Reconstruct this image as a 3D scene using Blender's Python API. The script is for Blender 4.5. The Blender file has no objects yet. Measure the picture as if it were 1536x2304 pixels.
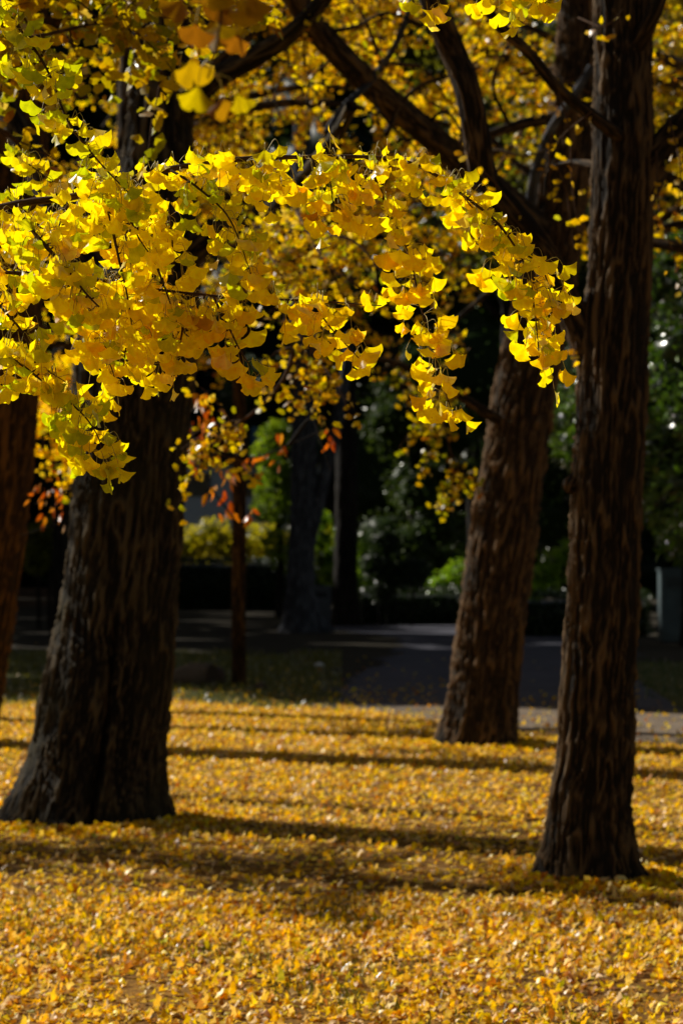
import bpy, math
import numpy as np
from mathutils import Vector
RNG = np.random.default_rng(11)
scn = bpy.context.scene
C = scn.collection
FPX = 5440.0; CAMH = 1.6; TILT = math.atan2(118.0, FPX)
cT, sT = math.cos(TILT), math.sin(TILT)

# ------------------------------------------------------------------ placing
def W(px, py, y):
    """a point in the park at forward distance y (metres)"""
    a = (px-768)/FPX; b = (1152-py)/FPX
    dy = cT - b*sT; dz = sT + b*cT
    return np.array([a/dy*y, y, CAMH + dz/dy*y])
def G(px, py):
    a = (px-768)/FPX; b = (1152-py)/FPX
    dy = cT - b*sT; dz = sT + b*cT
    t = -CAMH/dz
    return np.array([a*t, dy*t, 0.0])

SUN_EL = math.radians(35.0)
sx, sy = -0.85, 0.53
_n = math.hypot(sx, sy); sx /= _n; sy /= _n
SUNV = np.array([sx*math.cos(SUN_EL), sy*math.cos(SUN_EL), math.sin(SUN_EL)])

# ------------------------------------------------------------------ noise
def _h(ix, iy, iz, s):
    h = (ix*374761393 + iy*668265263 + iz*2147483647 + s*974711) & 0xffffffff
    h = ((h ^ (h >> 13))*1274126177) & 0xffffffff
    h = ((h ^ (h >> 16))*2246822519) & 0xffffffff
    return ((h ^ (h >> 15)) & 0xffffff)/float(0xffffff)
def noise(P, s=0):
    P = np.asarray(P, float); F = np.floor(P).astype(np.int64); f = P-F; f = f*f*f*(f*(f*6-15)+10)
    r = 0
    for a in (0, 1):
        for b in (0, 1):
            for c in (0, 1):
                w = (f[..., 0] if a else 1-f[..., 0])*(f[..., 1] if b else 1-f[..., 1])*(f[..., 2] if c else 1-f[..., 2])
                r = r + w*_h(F[..., 0]+a, F[..., 1]+b, F[..., 2]+c, s)
    return r*2-1
def fbm(P, o=3, s=0):
    r = 0; a = 1; t = 0
    for i in range(o):
        r = r+a*noise(np.asarray(P)*2**i, s+i); t += a; a *= .5
    return r/t

# ------------------------------------------------------------------ curves
def smooth(pts, step):
    """Catmull-Rom through rows, resampled at about `step` metres (first 3 columns)"""
    P = np.asarray(pts, float)
    if len(P) == 2:
        P = np.vstack([P[0], (P[0]+P[1])/2, P[1]])
    Q = np.vstack([2*P[0]-P[1], P, 2*P[-1]-P[-2]])
    out = []
    for i in range(1, len(Q)-2):
        n = max(2, int(np.linalg.norm(Q[i+1, :3]-Q[i, :3])/step))
        t = np.linspace(0, 1, n, endpoint=False)[:, None]
        a, b, c, d = Q[i-1], Q[i], Q[i+1], Q[i+2]
        out.append(.5*((2*b)+(-a+c)*t+(2*a-5*b+4*c-d)*t**2+(-a+3*b-3*c+d)*t**3))
    out.append(Q[-2][None])
    return np.vstack(out)
def frames(P):
    T = np.gradient(P, axis=0); T /= np.linalg.norm(T, axis=1)[:, None]+1e-12
    ref = np.array([1., 0, 0]) if abs(T[0][0]) < .8 else np.array([0, 1., 0])
    N = np.zeros_like(P); n = ref-T[0]*np.dot(ref, T[0])
    for i in range(len(P)):
        n = n-T[i]*np.dot(n, T[i]); n /= np.linalg.norm(n)+1e-12; N[i] = n
    return T, N, np.cross(T, N)

# ------------------------------------------------------------------ meshes
def make_mesh(name, V, F, mat, parent=None, attrs=None, smooth_=True):
    me = bpy.data.meshes.new(name)
    V = np.ascontiguousarray(V, dtype=np.float32); F = np.ascontiguousarray(F, dtype=np.int32)
    k = F.shape[1]
    me.vertices.add(len(V)); me.vertices.foreach_set('co', V.ravel())
    me.loops.add(F.size); me.loops.foreach_set('vertex_index', F.ravel())
    me.polygons.add(len(F)); me.polygons.foreach_set('loop_start', np.arange(0, F.size, k, dtype=np.int32))
    me.polygons.foreach_set('loop_total', np.full(len(F), k, dtype=np.int32))
    me.update(calc_edges=True)
    if smooth_: me.polygons.foreach_set('use_smooth', np.ones(len(F), dtype=bool))
    for n, A in (attrs or {}).items():
        A = np.asarray(A, dtype=np.float32)
        if A.shape[1] == 3 and n == 'col':
            A = np.hstack([A, np.ones((len(A), 1), np.float32)])
        if A.shape[1] == 4:
            at = me.attributes.new(n, 'FLOAT_COLOR', 'POINT'); at.data.foreach_set('color', np.ascontiguousarray(A).ravel())
        else:
            at = me.attributes.new(n, 'FLOAT_VECTOR', 'POINT'); at.data.foreach_set('vector', np.ascontiguousarray(A).ravel())
    me.materials.append(mat)
    o = bpy.data.objects.new(name, me); C.objects.link(o)
    if parent: 
        o.parent = parent
        p = parent; off = Vector((0, 0, 0))
        while p: off += p.location; p = p.parent
        me.transform(__import__('mathutils').Matrix.Translation(-off))
    return o
def tag(o, label=None, cat=None, group=None, kind=None):
    if label: o['label'] = label
    if cat: o['category'] = cat
    if group: o['group'] = group
    if kind: o['kind'] = kind
    return o
def thing(name, loc, label, cat, group=None):
    o = bpy.data.objects.new(name, None); C.objects.link(o); o.location = Vector([float(v) for v in loc])
    o.empty_display_size = .2
    return tag(o, label, cat, group)

class Tubes:
    def __init__(s): s.V = []; s.F = []; s.B = []; s.n = 0
    def add(s, P, r, k=6, cap=True):
        P = np.asarray(P, float); r = np.broadcast_to(np.asarray(r, float), (len(P),))
        T, N, B = frames(P); a = np.arange(k)*2*math.pi/k
        ring = N[:, None]*np.cos(a)[None, :, None]+B[:, None]*np.sin(a)[None, :, None]
        V = P[:, None]+ring*r[:, None, None]
        L = np.concatenate([[0], np.cumsum(np.linalg.norm(np.diff(P, axis=0), axis=1))])
        bk = np.stack([np.cos(a)[None]*r[:, None], np.sin(a)[None]*r[:, None], np.repeat(L[:, None], k, 1)], -1)
        i = np.arange(len(P)-1)[:, None]*k; j = np.arange(k)[None]; j2 = (j+1) % k
        F = np.stack([i+j, i+j2, i+k+j2, i+k+j], -1).reshape(-1, 4)
        s.V.append(V.reshape(-1, 3)); s.B.append(bk.reshape(-1, 3)); s.F.append(F+s.n); s.n += len(P)*k
    def build(s, name, mat, parent=None):
        return make_mesh(name, np.vstack(s.V), np.vstack(s.F), mat, parent, {'bk': np.vstack(s.B)})

# leaf templates ---------------------------------------------------------------
def ginkgo_tpl(L=.04, spread=1.15, na=13, nr=4, cup=.25, ripple=.1, notch=.2, seed=0, fold=0.0):
    r_ = np.random.default_rng(seed)
    ph = r_.uniform(0, 6.28, 4)
    a = np.linspace(-1, 1, na)
    V = []; U = []
    for q in range(nr+1):
        t = q/nr
        th = a*spread*(.42+.58*t**.7)
        rim = 1-.10*a**2+.03*np.sin(a*7+ph[0])+.014*np.sin(a*17+ph[1])+.008*(np.arange(na) % 2)-notch*np.exp(-((a-.06*math.sin(ph[2]))/.09)**2)
        r = L*t*(1+(rim-1)*t*t)
        x = r*np.sin(th); y = r*np.cos(th)
        z = cup*L*(np.abs(a)**1.6-.3)*t*t*1.0+ripple*L*np.sin(a*7+ph[3])*t*t - fold*L*t*t
        V.append(np.stack([x, y, z], -1)); U.append(np.stack([a*.5+.5, np.full(na, t), np.zeros(na)], -1))
    V = np.vstack(V); U = np.vstack(U)
    F = []
    for q in range(nr):
        for i in range(na-1):
            p = q*na+i
            F += [(p, p+1, p+na+1), (p, p+na+1, p+na)]
    return V, np.array(F), U
def ginkgo_small(L=.042, cup=.3, seed=0):
    r_ = np.random.default_rng(seed)
    th = np.array([-1.15, -.6, -.08, .1, .62, 1.15])+r_.normal(0, .06, 6)
    r = L*np.array([.82, 1., .86, .88, 1.02, .8])*r_.uniform(.92, 1.06, 6)
    z = cup*L*np.array([1., .3, 0, 0, .3, 1.])*r_.uniform(-.3, 1.4)
    V = np.vstack([[0, 0, 0], np.stack([r*np.sin(th), r*np.cos(th), z], -1)])
    F = np.array([(0, i+1, i) for i in range(1, 6)])
    U = np.vstack([[.5, 0, 0], np.stack([th/2.3+.5, np.ones(6), np.zeros(6)], -1)])
    return V, F, U
def oval_tpl(L=.08, w=.42, bend=.2):
    ys = np.array([0, .3, .65, 1.0]); ws = np.array([0, .9, .75, 0])*w*.5
    V = [[0, 0, 0]]
    for y, q in zip(ys[1:3], ws[1:3]):
        for s_ in (-1, 0, 1): V.append([s_*q*L, y*L, abs(s_)*q*L*.35-bend*L*y*y])
    V.append([0, L, -bend*L])
    F = [(0, 2, 1), (0, 3, 2), (1, 2, 5), (1, 5, 4), (2, 3, 6), (2, 6, 5), (4, 5, 7), (5, 6, 7)]
    V = np.array(V, float)
    return V, np.array(F), V*0+.5
class Leaves:
    def __init__(s): s.V = []; s.F = []; s.U = []; s.C = []; s.n = 0
    def add(s, tpl, pos, ydir, ndir, scale, col):
        V, F, U = tpl; N = len(pos)
        if N == 0: return
        y = ydir/(np.linalg.norm(ydir, axis=1)[:, None]+1e-9)
        z = ndir-y*np.sum(ndir*y, 1)[:, None]; z /= np.linalg.norm(z, axis=1)[:, None]+1e-9
        x = np.cross(y, z)
        M = np.stack([x, y, z], 1)*np.broadcast_to(scale, (N,))[:, None, None]
        out = np.einsum('vk,nkj->nvj', V, M)+pos[:, None]
        s.V.append(out.reshape(-1, 3)); s.U.append(np.tile(U, (N, 1)))
        s.C.append(np.repeat(col, len(V), 0))
        s.F.append((F[None]+np.arange(N)[:, None, None]*len(V)+s.n).reshape(-1, 3)); s.n += N*len(V)
    def add_any(s, tpls, pos, ydir, ndir, scale, col, rng=None):
        k = (rng or RNG).integers(0, len(tpls), len(pos)); scale = np.broadcast_to(scale, (len(pos),))
        for i, t in enumerate(tpls):
            m = k == i; s.add(t, pos[m], ydir[m], ndir[m], scale[m], col[m])
    def build(s, name, mat, parent=None):
        return make_mesh(name, np.vstack(s.V), np.vstack(s.F), mat, parent, {'col': np.vstack(s.C), 'lf': np.vstack(s.U)})

# ------------------------------------------------------------------ materials
def newmat(name):
    m = bpy.data.materials.new(name); m.use_nodes = True; nt = m.node_tree
    for n in list(nt.nodes): nt.nodes.remove(n)
    return m, nt, nt.nodes, nt.links
def leaf_mat(name, trans=.5, rough=.45, gloss=.05, veins=0.0, tsat=(1., .92, .45), tgain=1.25):
    m, nt, N, L = newmat(name)
    out = N.new('ShaderNodeOutputMaterial'); at = N.new('ShaderNodeAttribute'); at.attribute_name = 'col'
    nz = N.new('ShaderNodeTexNoise'); nz.inputs['Scale'].default_value = 60; tc = N.new('ShaderNodeTexCoord')
    L.new(tc.outputs['Object'], nz.inputs['Vector'])
    mr = N.new('ShaderNodeMapRange'); mr.inputs['From Min'].default_value = .3; mr.inputs['From Max'].default_value = .7
    mr.inputs['To Min'].default_value = .82; mr.inputs['To Max'].default_value = 1.12
    L.new(nz.outputs['Fac'], mr.inputs['Value'])
    mul = N.new('ShaderNodeMix'); mul.data_type = 'RGBA'; mul.blend_type = 'MULTIPLY'; mul.inputs[0].default_value = 1
    L.new(at.outputs['Color'], mul.inputs[6]); cur = mul.outputs[2]
    if veins:
        lf = N.new('ShaderNodeAttribute'); lf.attribute_name = 'lf'
        sep = N.new('ShaderNodeSeparateXYZ'); L.new(lf.outputs['Vector'], sep.inputs[0])
        ml = N.new('ShaderNodeMath'); ml.operation = 'MULTIPLY'; ml.inputs[1].default_value = 210; L.new(sep.outputs[0], ml.inputs[0])
        sn = N.new('ShaderNodeMath'); sn.operation = 'SINE'; L.new(ml.outputs[0], sn.inputs[0])
        v2 = N.new('ShaderNodeMapRange'); v2.inputs['From Min'].default_value = -1; v2.inputs['From Max'].default_value = 1
        v2.inputs['To Min'].default_value = 1-veins; v2.inputs['To Max'].default_value = 1+veins*.4; L.new(sn.outputs[0], v2.inputs['Value'])
        mm = N.new('ShaderNodeMath'); mm.operation = 'MULTIPLY'; L.new(v2.outputs[0], mm.inputs[0]); L.new(mr.outputs[0], mm.inputs[1])
        L.new(mm.outputs[0], mul.inputs[7])
    else: L.new(mr.outputs[0], mul.inputs[7])
    df = N.new('ShaderNodeBsdfDiffuse'); tr = N.new('ShaderNodeBsdfTranslucent'); gl = N.new('ShaderNodeBsdfGlossy')
    L.new(cur, df.inputs['Color'])
    t2 = N.new('ShaderNodeMix'); t2.data_type = 'RGBA'; t2.blend_type = 'MULTIPLY'; t2.inputs[0].default_value = 1
    t2.inputs[7].default_value = (tsat[0]*tgain, tsat[1]*tgain, tsat[2]*tgain, 1); L.new(cur, t2.inputs[6]); L.new(t2.outputs[2], tr.inputs['Color'])
    gl.inputs['Roughness'].default_value = rough; gl.inputs['Color'].default_value = (1, 1, 1, 1)
    mx = N.new('ShaderNodeMixShader'); mx.inputs[0].default_value = trans; L.new(df.outputs[0], mx.inputs[1]); L.new(tr.outputs[0], mx.inputs[2])
    fr = N.new('ShaderNodeFresnel'); fr.inputs['IOR'].default_value = 1.4
    fm = N.new('ShaderNodeMath'); fm.operation = 'MULTIPLY'; fm.inputs[1].default_value = gloss; L.new(fr.outputs[0], fm.inputs[0])
    mg = N.new('ShaderNodeMixShader'); L.new(fm.outputs[0], mg.inputs[0]); L.new(mx.outputs[0], mg.inputs[1]); L.new(gl.outputs[0], mg.inputs[2])
    L.new(mg.outputs[0], out.inputs['Surface'])
    return m
def bark_mat(name, dark, light, sc=1.0, moss=None, bump=.6, tint=None):
    m, nt, N, L = newmat(name)
    out = N.new('ShaderNodeOutputMaterial'); b = N.new('ShaderNodeBsdfPrincipled'); b.inputs['Roughness'].default_value = .9
    b.inputs['Specular IOR Level'].default_value = .2
    at = N.new('ShaderNodeAttribute'); at.attribute_name = 'bk'
    mp = N.new('ShaderNodeMapping'); mp.inputs['Scale'].default_value = (30*sc, 30*sc, 4.0*sc); L.new(at.outputs['Vector'], mp.inputs['Vector'])
    n1 = N.new('ShaderNodeTexNoise'); n1.inputs['Scale'].default_value = 1; n1.inputs['Detail'].default_value = 5; n1.inputs['Distortion'].default_value = .6
    L.new(mp.outputs[0], n1.inputs['Vector'])
    mp2 = N.new('ShaderNodeMapping'); mp2.inputs['Scale'].default_value = (95*sc, 95*sc, 16*sc); L.new(at.outputs['Vector'], mp2.inputs['Vector'])
    n2 = N.new('ShaderNodeTexNoise'); n2.inputs['Scale'].default_value = 1; n2.inputs['Detail'].default_value = 4; L.new(mp2.outputs[0], n2.inputs['Vector'])
    cr = N.new('ShaderNodeValToRGB'); cr.color_ramp.elements[0].position = .36; cr.color_ramp.elements[1].position = .66
    cr.color_ramp.elements[0].color = (*dark, 1); cr.color_ramp.elements[1].color = (*light, 1)
    ad = N.new('ShaderNodeMath'); ad.operation = 'MULTIPLY_ADD'; ad.inputs[1].default_value = .35; L.new(n2.outputs['Fac'], ad.inputs[0])
    hs = N.new('ShaderNodeAttribute'); hs.attribute_name = 'ridge'
    sm = N.new('ShaderNodeMath'); sm.operation = 'MULTIPLY_ADD'; sm.inputs[1].default_value = .6; L.new(n1.outputs['Fac'], sm.inputs[0])
    sep = N.new('ShaderNodeSeparateXYZ'); L.new(hs.outputs['Vector'], sep.inputs[0]); L.new(sep.outputs[0], sm.inputs[2])
    L.new(sm.outputs[0], ad.inputs[2])
    L.new(ad.outputs[0], cr.inputs['Fac']); cur = cr.outputs['Color']
    n3 = N.new('ShaderNodeTexNoise'); n3.inputs['Scale'].default_value = 2.2; n3.inputs['Detail'].default_value = 3; L.new(at.outputs['Vector'], n3.inputs['Vector'])
    if moss:
        mr = N.new('ShaderNodeMapRange'); mr.inputs['From Min'].default_value = .48; mr.inputs['From Max'].default_value = .72; mr.inputs['To Max'].default_value = .7
        L.new(n3.outputs['Fac'], mr.inputs['Value'])
        mx = N.new('ShaderNodeMix'); mx.data_type = 'RGBA'; L.new(mr.outputs[0], mx.inputs[0]); L.new(cur, mx.inputs[6]); mx.inputs[7].default_value = (*moss, 1); cur = mx.outputs[2]
    L.new(cur, b.inputs['Base Color'])
    bp = N.new('ShaderNodeBump'); bp.inputs['Strength'].default_value = bump; bp.inputs['Distance'].default_value = .02
    L.new(ad.outputs[0], bp.inputs['Height']); L.new(bp.outputs[0], b.inputs['Normal'])
    L.new(b.outputs[0], out.inputs['Surface'])
    return m
def ground_mat(name, cols, scale=3., bump=.3, rough=.95, fine=90):
    m, nt, N, L = newmat(name)
    out = N.new('ShaderNodeOutputMaterial'); b = N.new('ShaderNodeBsdfPrincipled'); b.inputs['Roughness'].default_value = rough
    b.inputs['Specular IOR Level'].default_value = .15
    g = N.new('ShaderNodeNewGeometry')
    n1 = N.new('ShaderNodeTexNoise'); n1.inputs['Scale'].default_value = scale; n1.inputs['Detail'].default_value = 8; n1.inputs['Roughness'].default_value = .65
    L.new(g.outputs['Position'], n1.inputs['Vector'])
    n2 = N.new('ShaderNodeTexNoise'); n2.inputs['Scale'].default_value = fine; n2.inputs['Detail'].default_value = 3; L.new(g.outputs['Position'], n2.inputs['Vector'])
    mx = N.new('ShaderNodeMath'); mx.operation = 'MULTIPLY_ADD'; mx.inputs[1].default_value = .5; L.new(n2.outputs['Fac'], mx.inputs[0])
    hm = N.new('ShaderNodeMath'); hm.operation = 'MULTIPLY'; hm.inputs[1].default_value = .5; L.new(n1.outputs['Fac'], hm.inputs[0]); L.new(hm.outputs[0], mx.inputs[2])
    cr = N.new('ShaderNodeValToRGB'); e = cr.color_ramp.elements
    while len(e) < len(cols): e.new(.5)
    for i, c in enumerate(cols): e[i].position = .36+.28*i/(len(cols)-1); e[i].color = (*c, 1)
    L.new(mx.outputs[0], cr.inputs['Fac']); L.new(cr.outputs[0], b.inputs['Base Color'])
    bp = N.new('ShaderNodeBump'); bp.inputs['Strength'].default_value = bump; bp.inputs['Distance'].default_value = .02; L.new(n2.outputs['Fac'], bp.inputs['Height']); L.new(bp.outputs[0], b.inputs['Normal'])
    L.new(b.outputs[0], out.inputs['Surface'])
    return m

M_hero = leaf_mat('ginkgo_leaf_near', .6, .42, .14, veins=.2, tsat=(1, .955, .2), tgain=1.75)  # high translucent gain stands in for stronger sunlight on the leaves
M_far = leaf_mat('ginkgo_leaf', .6, .45, .14, tsat=(1, .88, .2), tgain=1.6)
M_litter = leaf_mat('fallen_leaf', .3, .5, .10, veins=.1, tsat=(1, .84, .25), tgain=2.1)  # raised gain puts extra sunlight into the fallen leaf colour
M_green = leaf_mat('evergreen_leaf', .25, .4, .22, tsat=(1, 1, .4), tgain=1.0)
M_shiny = leaf_mat('glossy_leaf', .3, .22, 1.3, tsat=(1, 1, .3), tgain=1.2)
M_lime = leaf_mat('sunlit_green_leaf', .6, .4, .2, tsat=(1, 1, .3), tgain=1.7)
M_cherry = leaf_mat('cherry_leaf', .5, .35, .3, tsat=(1, .75, .4), tgain=1.2)
M_bark = bark_mat('ginkgo_bark', (.010, .007, .0045), (.125, .078, .038))
M_bark3 = bark_mat('ginkgo_bark_brown', (.018, .012, .007), (.17, .10, .048))
M_bark2 = bark_mat('ginkgo_bark_mossy', (.006, .0045, .003), (.10, .072, .038), moss=(.035, .03, .012))
M_bark_o = bark_mat('ginkgo_bark_ochre', (.02, .010, .003), (.17, .075, .014))
M_twig = bark_mat('twig_bark', (.03, .015, .008), (.16, .08, .035), sc=6, bump=.3)
M_greybark = bark_mat('grey_bark', (.03, .031, .038), (.11, .115, .135), sc=.7)
M_darkbark = bark_mat('dark_bark', (.008, .006, .005), (.03, .024, .018), sc=.7)

# ------------------------------------------------------------------ trunk
def trunk(parent, profile, mat, step=.03, sides=150, amp=.018, seed=1, seam=None, roots=None, name='trunk', below=.08):
    """profile rows: x, y, z, radius ; bark ridges are real geometry"""
    S = smooth(profile, step); P = S[:, :3]; R = S[:, 3]
    T, N, B = frames(P); a = np.arange(sides)*2*math.pi/sides
    ring = N[:, None]*np.cos(a)[None, :, None]+B[:, None]*np.sin(a)[None, :, None]
    L = np.concatenate([[0], np.cumsum(np.linalg.norm(np.diff(P, axis=0), axis=1))])
    Rg = R[:, None]*np.ones(sides)[None]
    # direction angle in the world, so seams and roots stay where they are put
    wa = np.arctan2(ring[..., 1], ring[..., 0])
    hz = P[:, 2][:, None]
    low = np.clip(1-hz/1.6, 0, 1)
    lum = fbm(np.stack([np.cos(wa)*1.4, np.sin(wa)*1.4, hz*.5+0*wa], -1), 2, seed+50)
    Rg = Rg*(1+.05*lum+.10*lum*low)
    for (ang, wdt, am, h) in (roots or []):
        d = np.abs((wa-ang+math.pi) % (2*math.pi)-math.pi)
        Rg = Rg+am*np.exp(-(d/wdt)**2)*np.exp(-np.clip(hz, 0, 9)/h)
    for (ang, wdt, am, h0, h1) in (seam or []):
        an = ang+.12*np.sin(hz*2.3)
        d = np.abs((wa-an+math.pi) % (2*math.pi)-math.pi)
        Rg = Rg*(1-am*np.exp(-(d/wdt)**2)*np.clip((h1-hz)/.5, 0, 1)*np.clip((hz-h0)/.1, 0, 1))
    q = np.stack([np.cos(a)[None]*R[:, None], np.sin(a)[None]*R[:, None], np.repeat(L[:, None], sides, 1)], -1)
    w = q.copy(); w[..., 0] += .04*noise(q*[5, 5, 2.0], seed+3)+.012*noise(q*[16, 16, 9], seed+5); w[..., 1] += .04*noise(q*[5, 5, 2.0], seed+4)+.012*noise(q*[16, 16, 9], seed+6)
    n1 = np.abs(noise(w*[31, 31, 1.8], seed)); n2 = np.abs(noise(w*[70, 70, 4.5], seed+1)); n3 = noise(w*[110, 110, 22], seed+2)
    ridge = np.exp(-(n1/.12)**2)*.8+np.exp(-(n2/.15)**2)*.4+n3*.10
    dl = amp*1.15*(ridge-.4)*np.clip(R/.2, .25, 1)[:, None]
    V = P[:, None]+ring*(Rg+dl)[..., None]
    bk = q
    i = np.arange(len(P)-1)[:, None]*sides; j = np.arange(sides)[None]; j2 = (j+1) % sides
    F = np.stack([i+j, i+j2, i+sides+j2, i+sides+j], -1).reshape(-1, 4)
    rg = np.stack([(ridge-.34)*.40]*3, -1)
    return make_mesh(name, V.reshape(-1, 3), F, mat, parent, {'bk': bk.reshape(-1, 3), 'ridge': rg.reshape(-1, 3)})
def prof(rows, y, lean=0.):
    """rows: (left px, right px, py) -> x,y,z,r at distance y"""
    out = []
    for r in rows:
        l, rr, py = r[:3]; yy = r[3] if len(r) > 3 else y
        c = W((l+rr)/2, py, yy); out.append([*c, (rr-l)/2/FPX*yy])
    return out

# limbs / foliage --------------------------------------------------------------
def px_path(rows):
    return np.array([W(*r[:3]) for r in rows])
YEL = np.array([.88, .72, .008]); YEL2 = np.array([.90, .59, .006]); GRN = np.array([.44, .50, .012]); CRM = np.array([.90, .70, .30]); BRN = np.array([.42, .16, .02])
def leafcol(n, w, rng=RNG, var=.14):
    """w = weights for yellow, orange-yellow, green, cream, brown"""
    w = np.array(w, float); w /= w.sum()
    base = np.stack([YEL, YEL2, GRN, CRM, BRN]); k = rng.choice(5, n, p=w); k2 = rng.choice(5, n, p=w)
    t = rng.uniform(0, .35, n)[:, None]
    c = base[k]*(1-t)+base[k2]*t
    return np.clip(c*rng.uniform(1-var, 1+var*.6, n)[:, None], 0, .95)
SM = [ginkgo_small(.042, .35, s) for s in range(6)]
def twigs_from(paths, rng, per_m, length, droop=.6, spread=1.0, jit=.12, bias=None):
    """short leafy shoots leaving the given limbs"""
    out = []
    for P in paths:
        L = np.concatenate([[0], np.cumsum(np.linalg.norm(np.diff(P, axis=0), axis=1))])
        n = rng.poisson(per_m*L[-1])
        for s in rng.uniform(.05*L[-1], L[-1], n):
            i = min(len(P)-2, np.searchsorted(L, s)-1); i = max(i, 0)
            p = P[i]+(P[i+1]-P[i])*((s-L[i])/(L[i+1]-L[i]+1e-9))
            t = P[i+1]-P[i]; t /= np.linalg.norm(t)+1e-9
            d = t*.5+rng.normal(0, spread, 3); 
            if bias is not None: d = d+bias
            d /= np.linalg.norm(d)
            ln = rng.uniform(*length); m = max(4, int(ln/.1)); pts = [p]
            for q in range(m):
                d = d+rng.normal(0, jit, 3)+np.array([0, 0, -droop/m]); d /= np.linalg.norm(d)
                pts.append(pts[-1]+d*ln/m)
            out.append(np.array(pts))
    return out
def leaves_on(LB, twigs, rng, spacing=.06, per=3, reach=.05, wts=(6, 3, 1, .3, .3), tpls=SM, scale=(.8, 1.15), dark=1.0):
    S = []
    for P in twigs:
        L = np.concatenate([[0], np.cumsum(np.linalg.norm(np.diff(P, axis=0), axis=1))])
        s = np.arange(spacing*.5, L[-1], spacing)
        S.append(np.stack([np.interp(s, L, P[:, k]) for k in range(3)], -1))
    S = np.vstack(S); S = np.repeat(S, per, 0); n = len(S)
    out = rng.normal(0, 1, (n, 3)); out[:, 2] -= .3; out /= np.linalg.norm(out, axis=1)[:, None]
    pos = S+out*reach*rng.uniform(.4, 1.3, n)[:, None]; pos[:, 2] -= reach*.4
    yd = out*.8+np.array([0, 0, -.8])+rng.normal(0, .35, (n, 3))
    nd = rng.normal(0, .75, (n, 3))+np.array([.45, -.8, -.3])
    LB.add_any(tpls, pos, yd, nd, rng.uniform(*scale, n), leafcol(n, wts, rng)*dark, rng)
    return n

def ginkgo_tree(label, base, parts, group=None, name='ginkgo_tree'):
    t = thing(name, base, label, 'tree', group)
    return t

# ================================================================== SETTING
def sheet(name, pts, z, mat, kind='structure', label=None, cat=None, res=None):
    pts = np.array(pts, float)
    if res:
        out = []
        for i_ in range(len(pts)):
            a_, b_ = pts[i_], pts[(i_+1) % len(pts)]; n_ = max(1, int(min(60, np.linalg.norm(b_-a_)/res)))
            q_ = a_+(b_-a_)*np.linspace(0, 1, n_, endpoint=False)[:, None]
            d_ = (b_-a_)/(np.linalg.norm(b_-a_)+1e-9); nn = noise(np.stack([q_[:, 0]*1.7, q_[:, 1]*1.1, 0*q_[:, 0]], -1), 12)+.6*noise(np.stack([q_[:, 0]*6, q_[:, 1]*4, 0*q_[:, 0]], -1), 13)
            out.append(q_+np.array([-d_[1], d_[0]])*(nn*res*.8)[:, None])
        pts = np.vstack(out)
    me = bpy.data.meshes.new(name); me.from_pydata([(float(p[0]), float(p[1]), z) for p in pts], [], [tuple(range(len(pts)))]); me.update()
    me.materials.append(mat); o = bpy.data.objects.new(name, me); C.objects.link(o); return tag(o, label, cat, None, kind)
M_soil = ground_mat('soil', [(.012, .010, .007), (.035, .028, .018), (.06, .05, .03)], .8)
M_lawn = ground_mat('lawn_soil', [(.05, .024, .006), (.19, .09, .015), (.42, .21, .03)], 1.5, .6, fine=45)
M_grass = ground_mat('thin_grass', [(.03, .035, .010), (.08, .085, .025), (.16, .14, .05)], 1.2, .5)
M_path = ground_mat('asphalt', [(.055, .055, .072), (.085, .085, .11), (.12, .12, .15)], .9, .3)
M_gravel = ground_mat('gravel_edge', [(.10, .075, .055), (.2, .155, .115), (.32, .25, .19)], 2.0, .5)
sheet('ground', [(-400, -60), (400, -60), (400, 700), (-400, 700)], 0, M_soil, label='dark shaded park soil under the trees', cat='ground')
# edge between leaf covered lawn and path / far grass, in metres
edge_px = [(-400, 1585), (0, 1592), (150, 1590), (380, 1572), (600, 1592), (820, 1600), (980, 1620), (1120, 1640), (1250, 1652), (1536, 1680), (2200, 1730)]
EDGE = np.array([G(*p)[:2] for p in edge_px])
EDGE = EDGE[np.argsort(EDGE[:, 0])]
def edge_y(x): return np.interp(x, EDGE[:, 0], EDGE[:, 1])
# lawn: gently uneven ground, real relief
gx = np.linspace(-26, 22, 241); gy = np.concatenate([np.linspace(-6, 6, 31)[:-1], np.linspace(6, 29, 231)])
GX, GY = np.meshgrid(gx, gy)
def lawn_z(x, y):
    q = np.stack([x, y, 0*x], -1)
    d = np.clip((edge_y(x)-y)/1.5, 0, 1)
    return .006+d*(.005*(noise(q*.5, 5)+1)+.004*(noise(q*1.9, 6)+1)+.002*(noise(q*9, 7)+1))
m = GY < edge_y(GX)+.15
GZ = lawn_z(GX, GY)
GYc = np.minimum(GY, edge_y(GX)+.02)
V = np.stack([GX, GYc, GZ], -1).reshape(-1, 3)
ny, nx = GX.shape
i = np.arange(ny-1)[:, None]*nx+np.arange(nx-1)[None]
ok = (m[:-1, :-1] & m[:-1, 1:] | m[1:, :-1])[...]
F = np.stack([i, i+1, i+nx+1, i+nx], -1)[(GY[:-1, :-1] < edge_y(GX[:-1, :-1]))]
o = make_mesh('lawn_ground', V, F, M_lawn); tag(o, 'lawn soil covered with fallen yellow leaves', 'ground', kind='structure')
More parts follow.
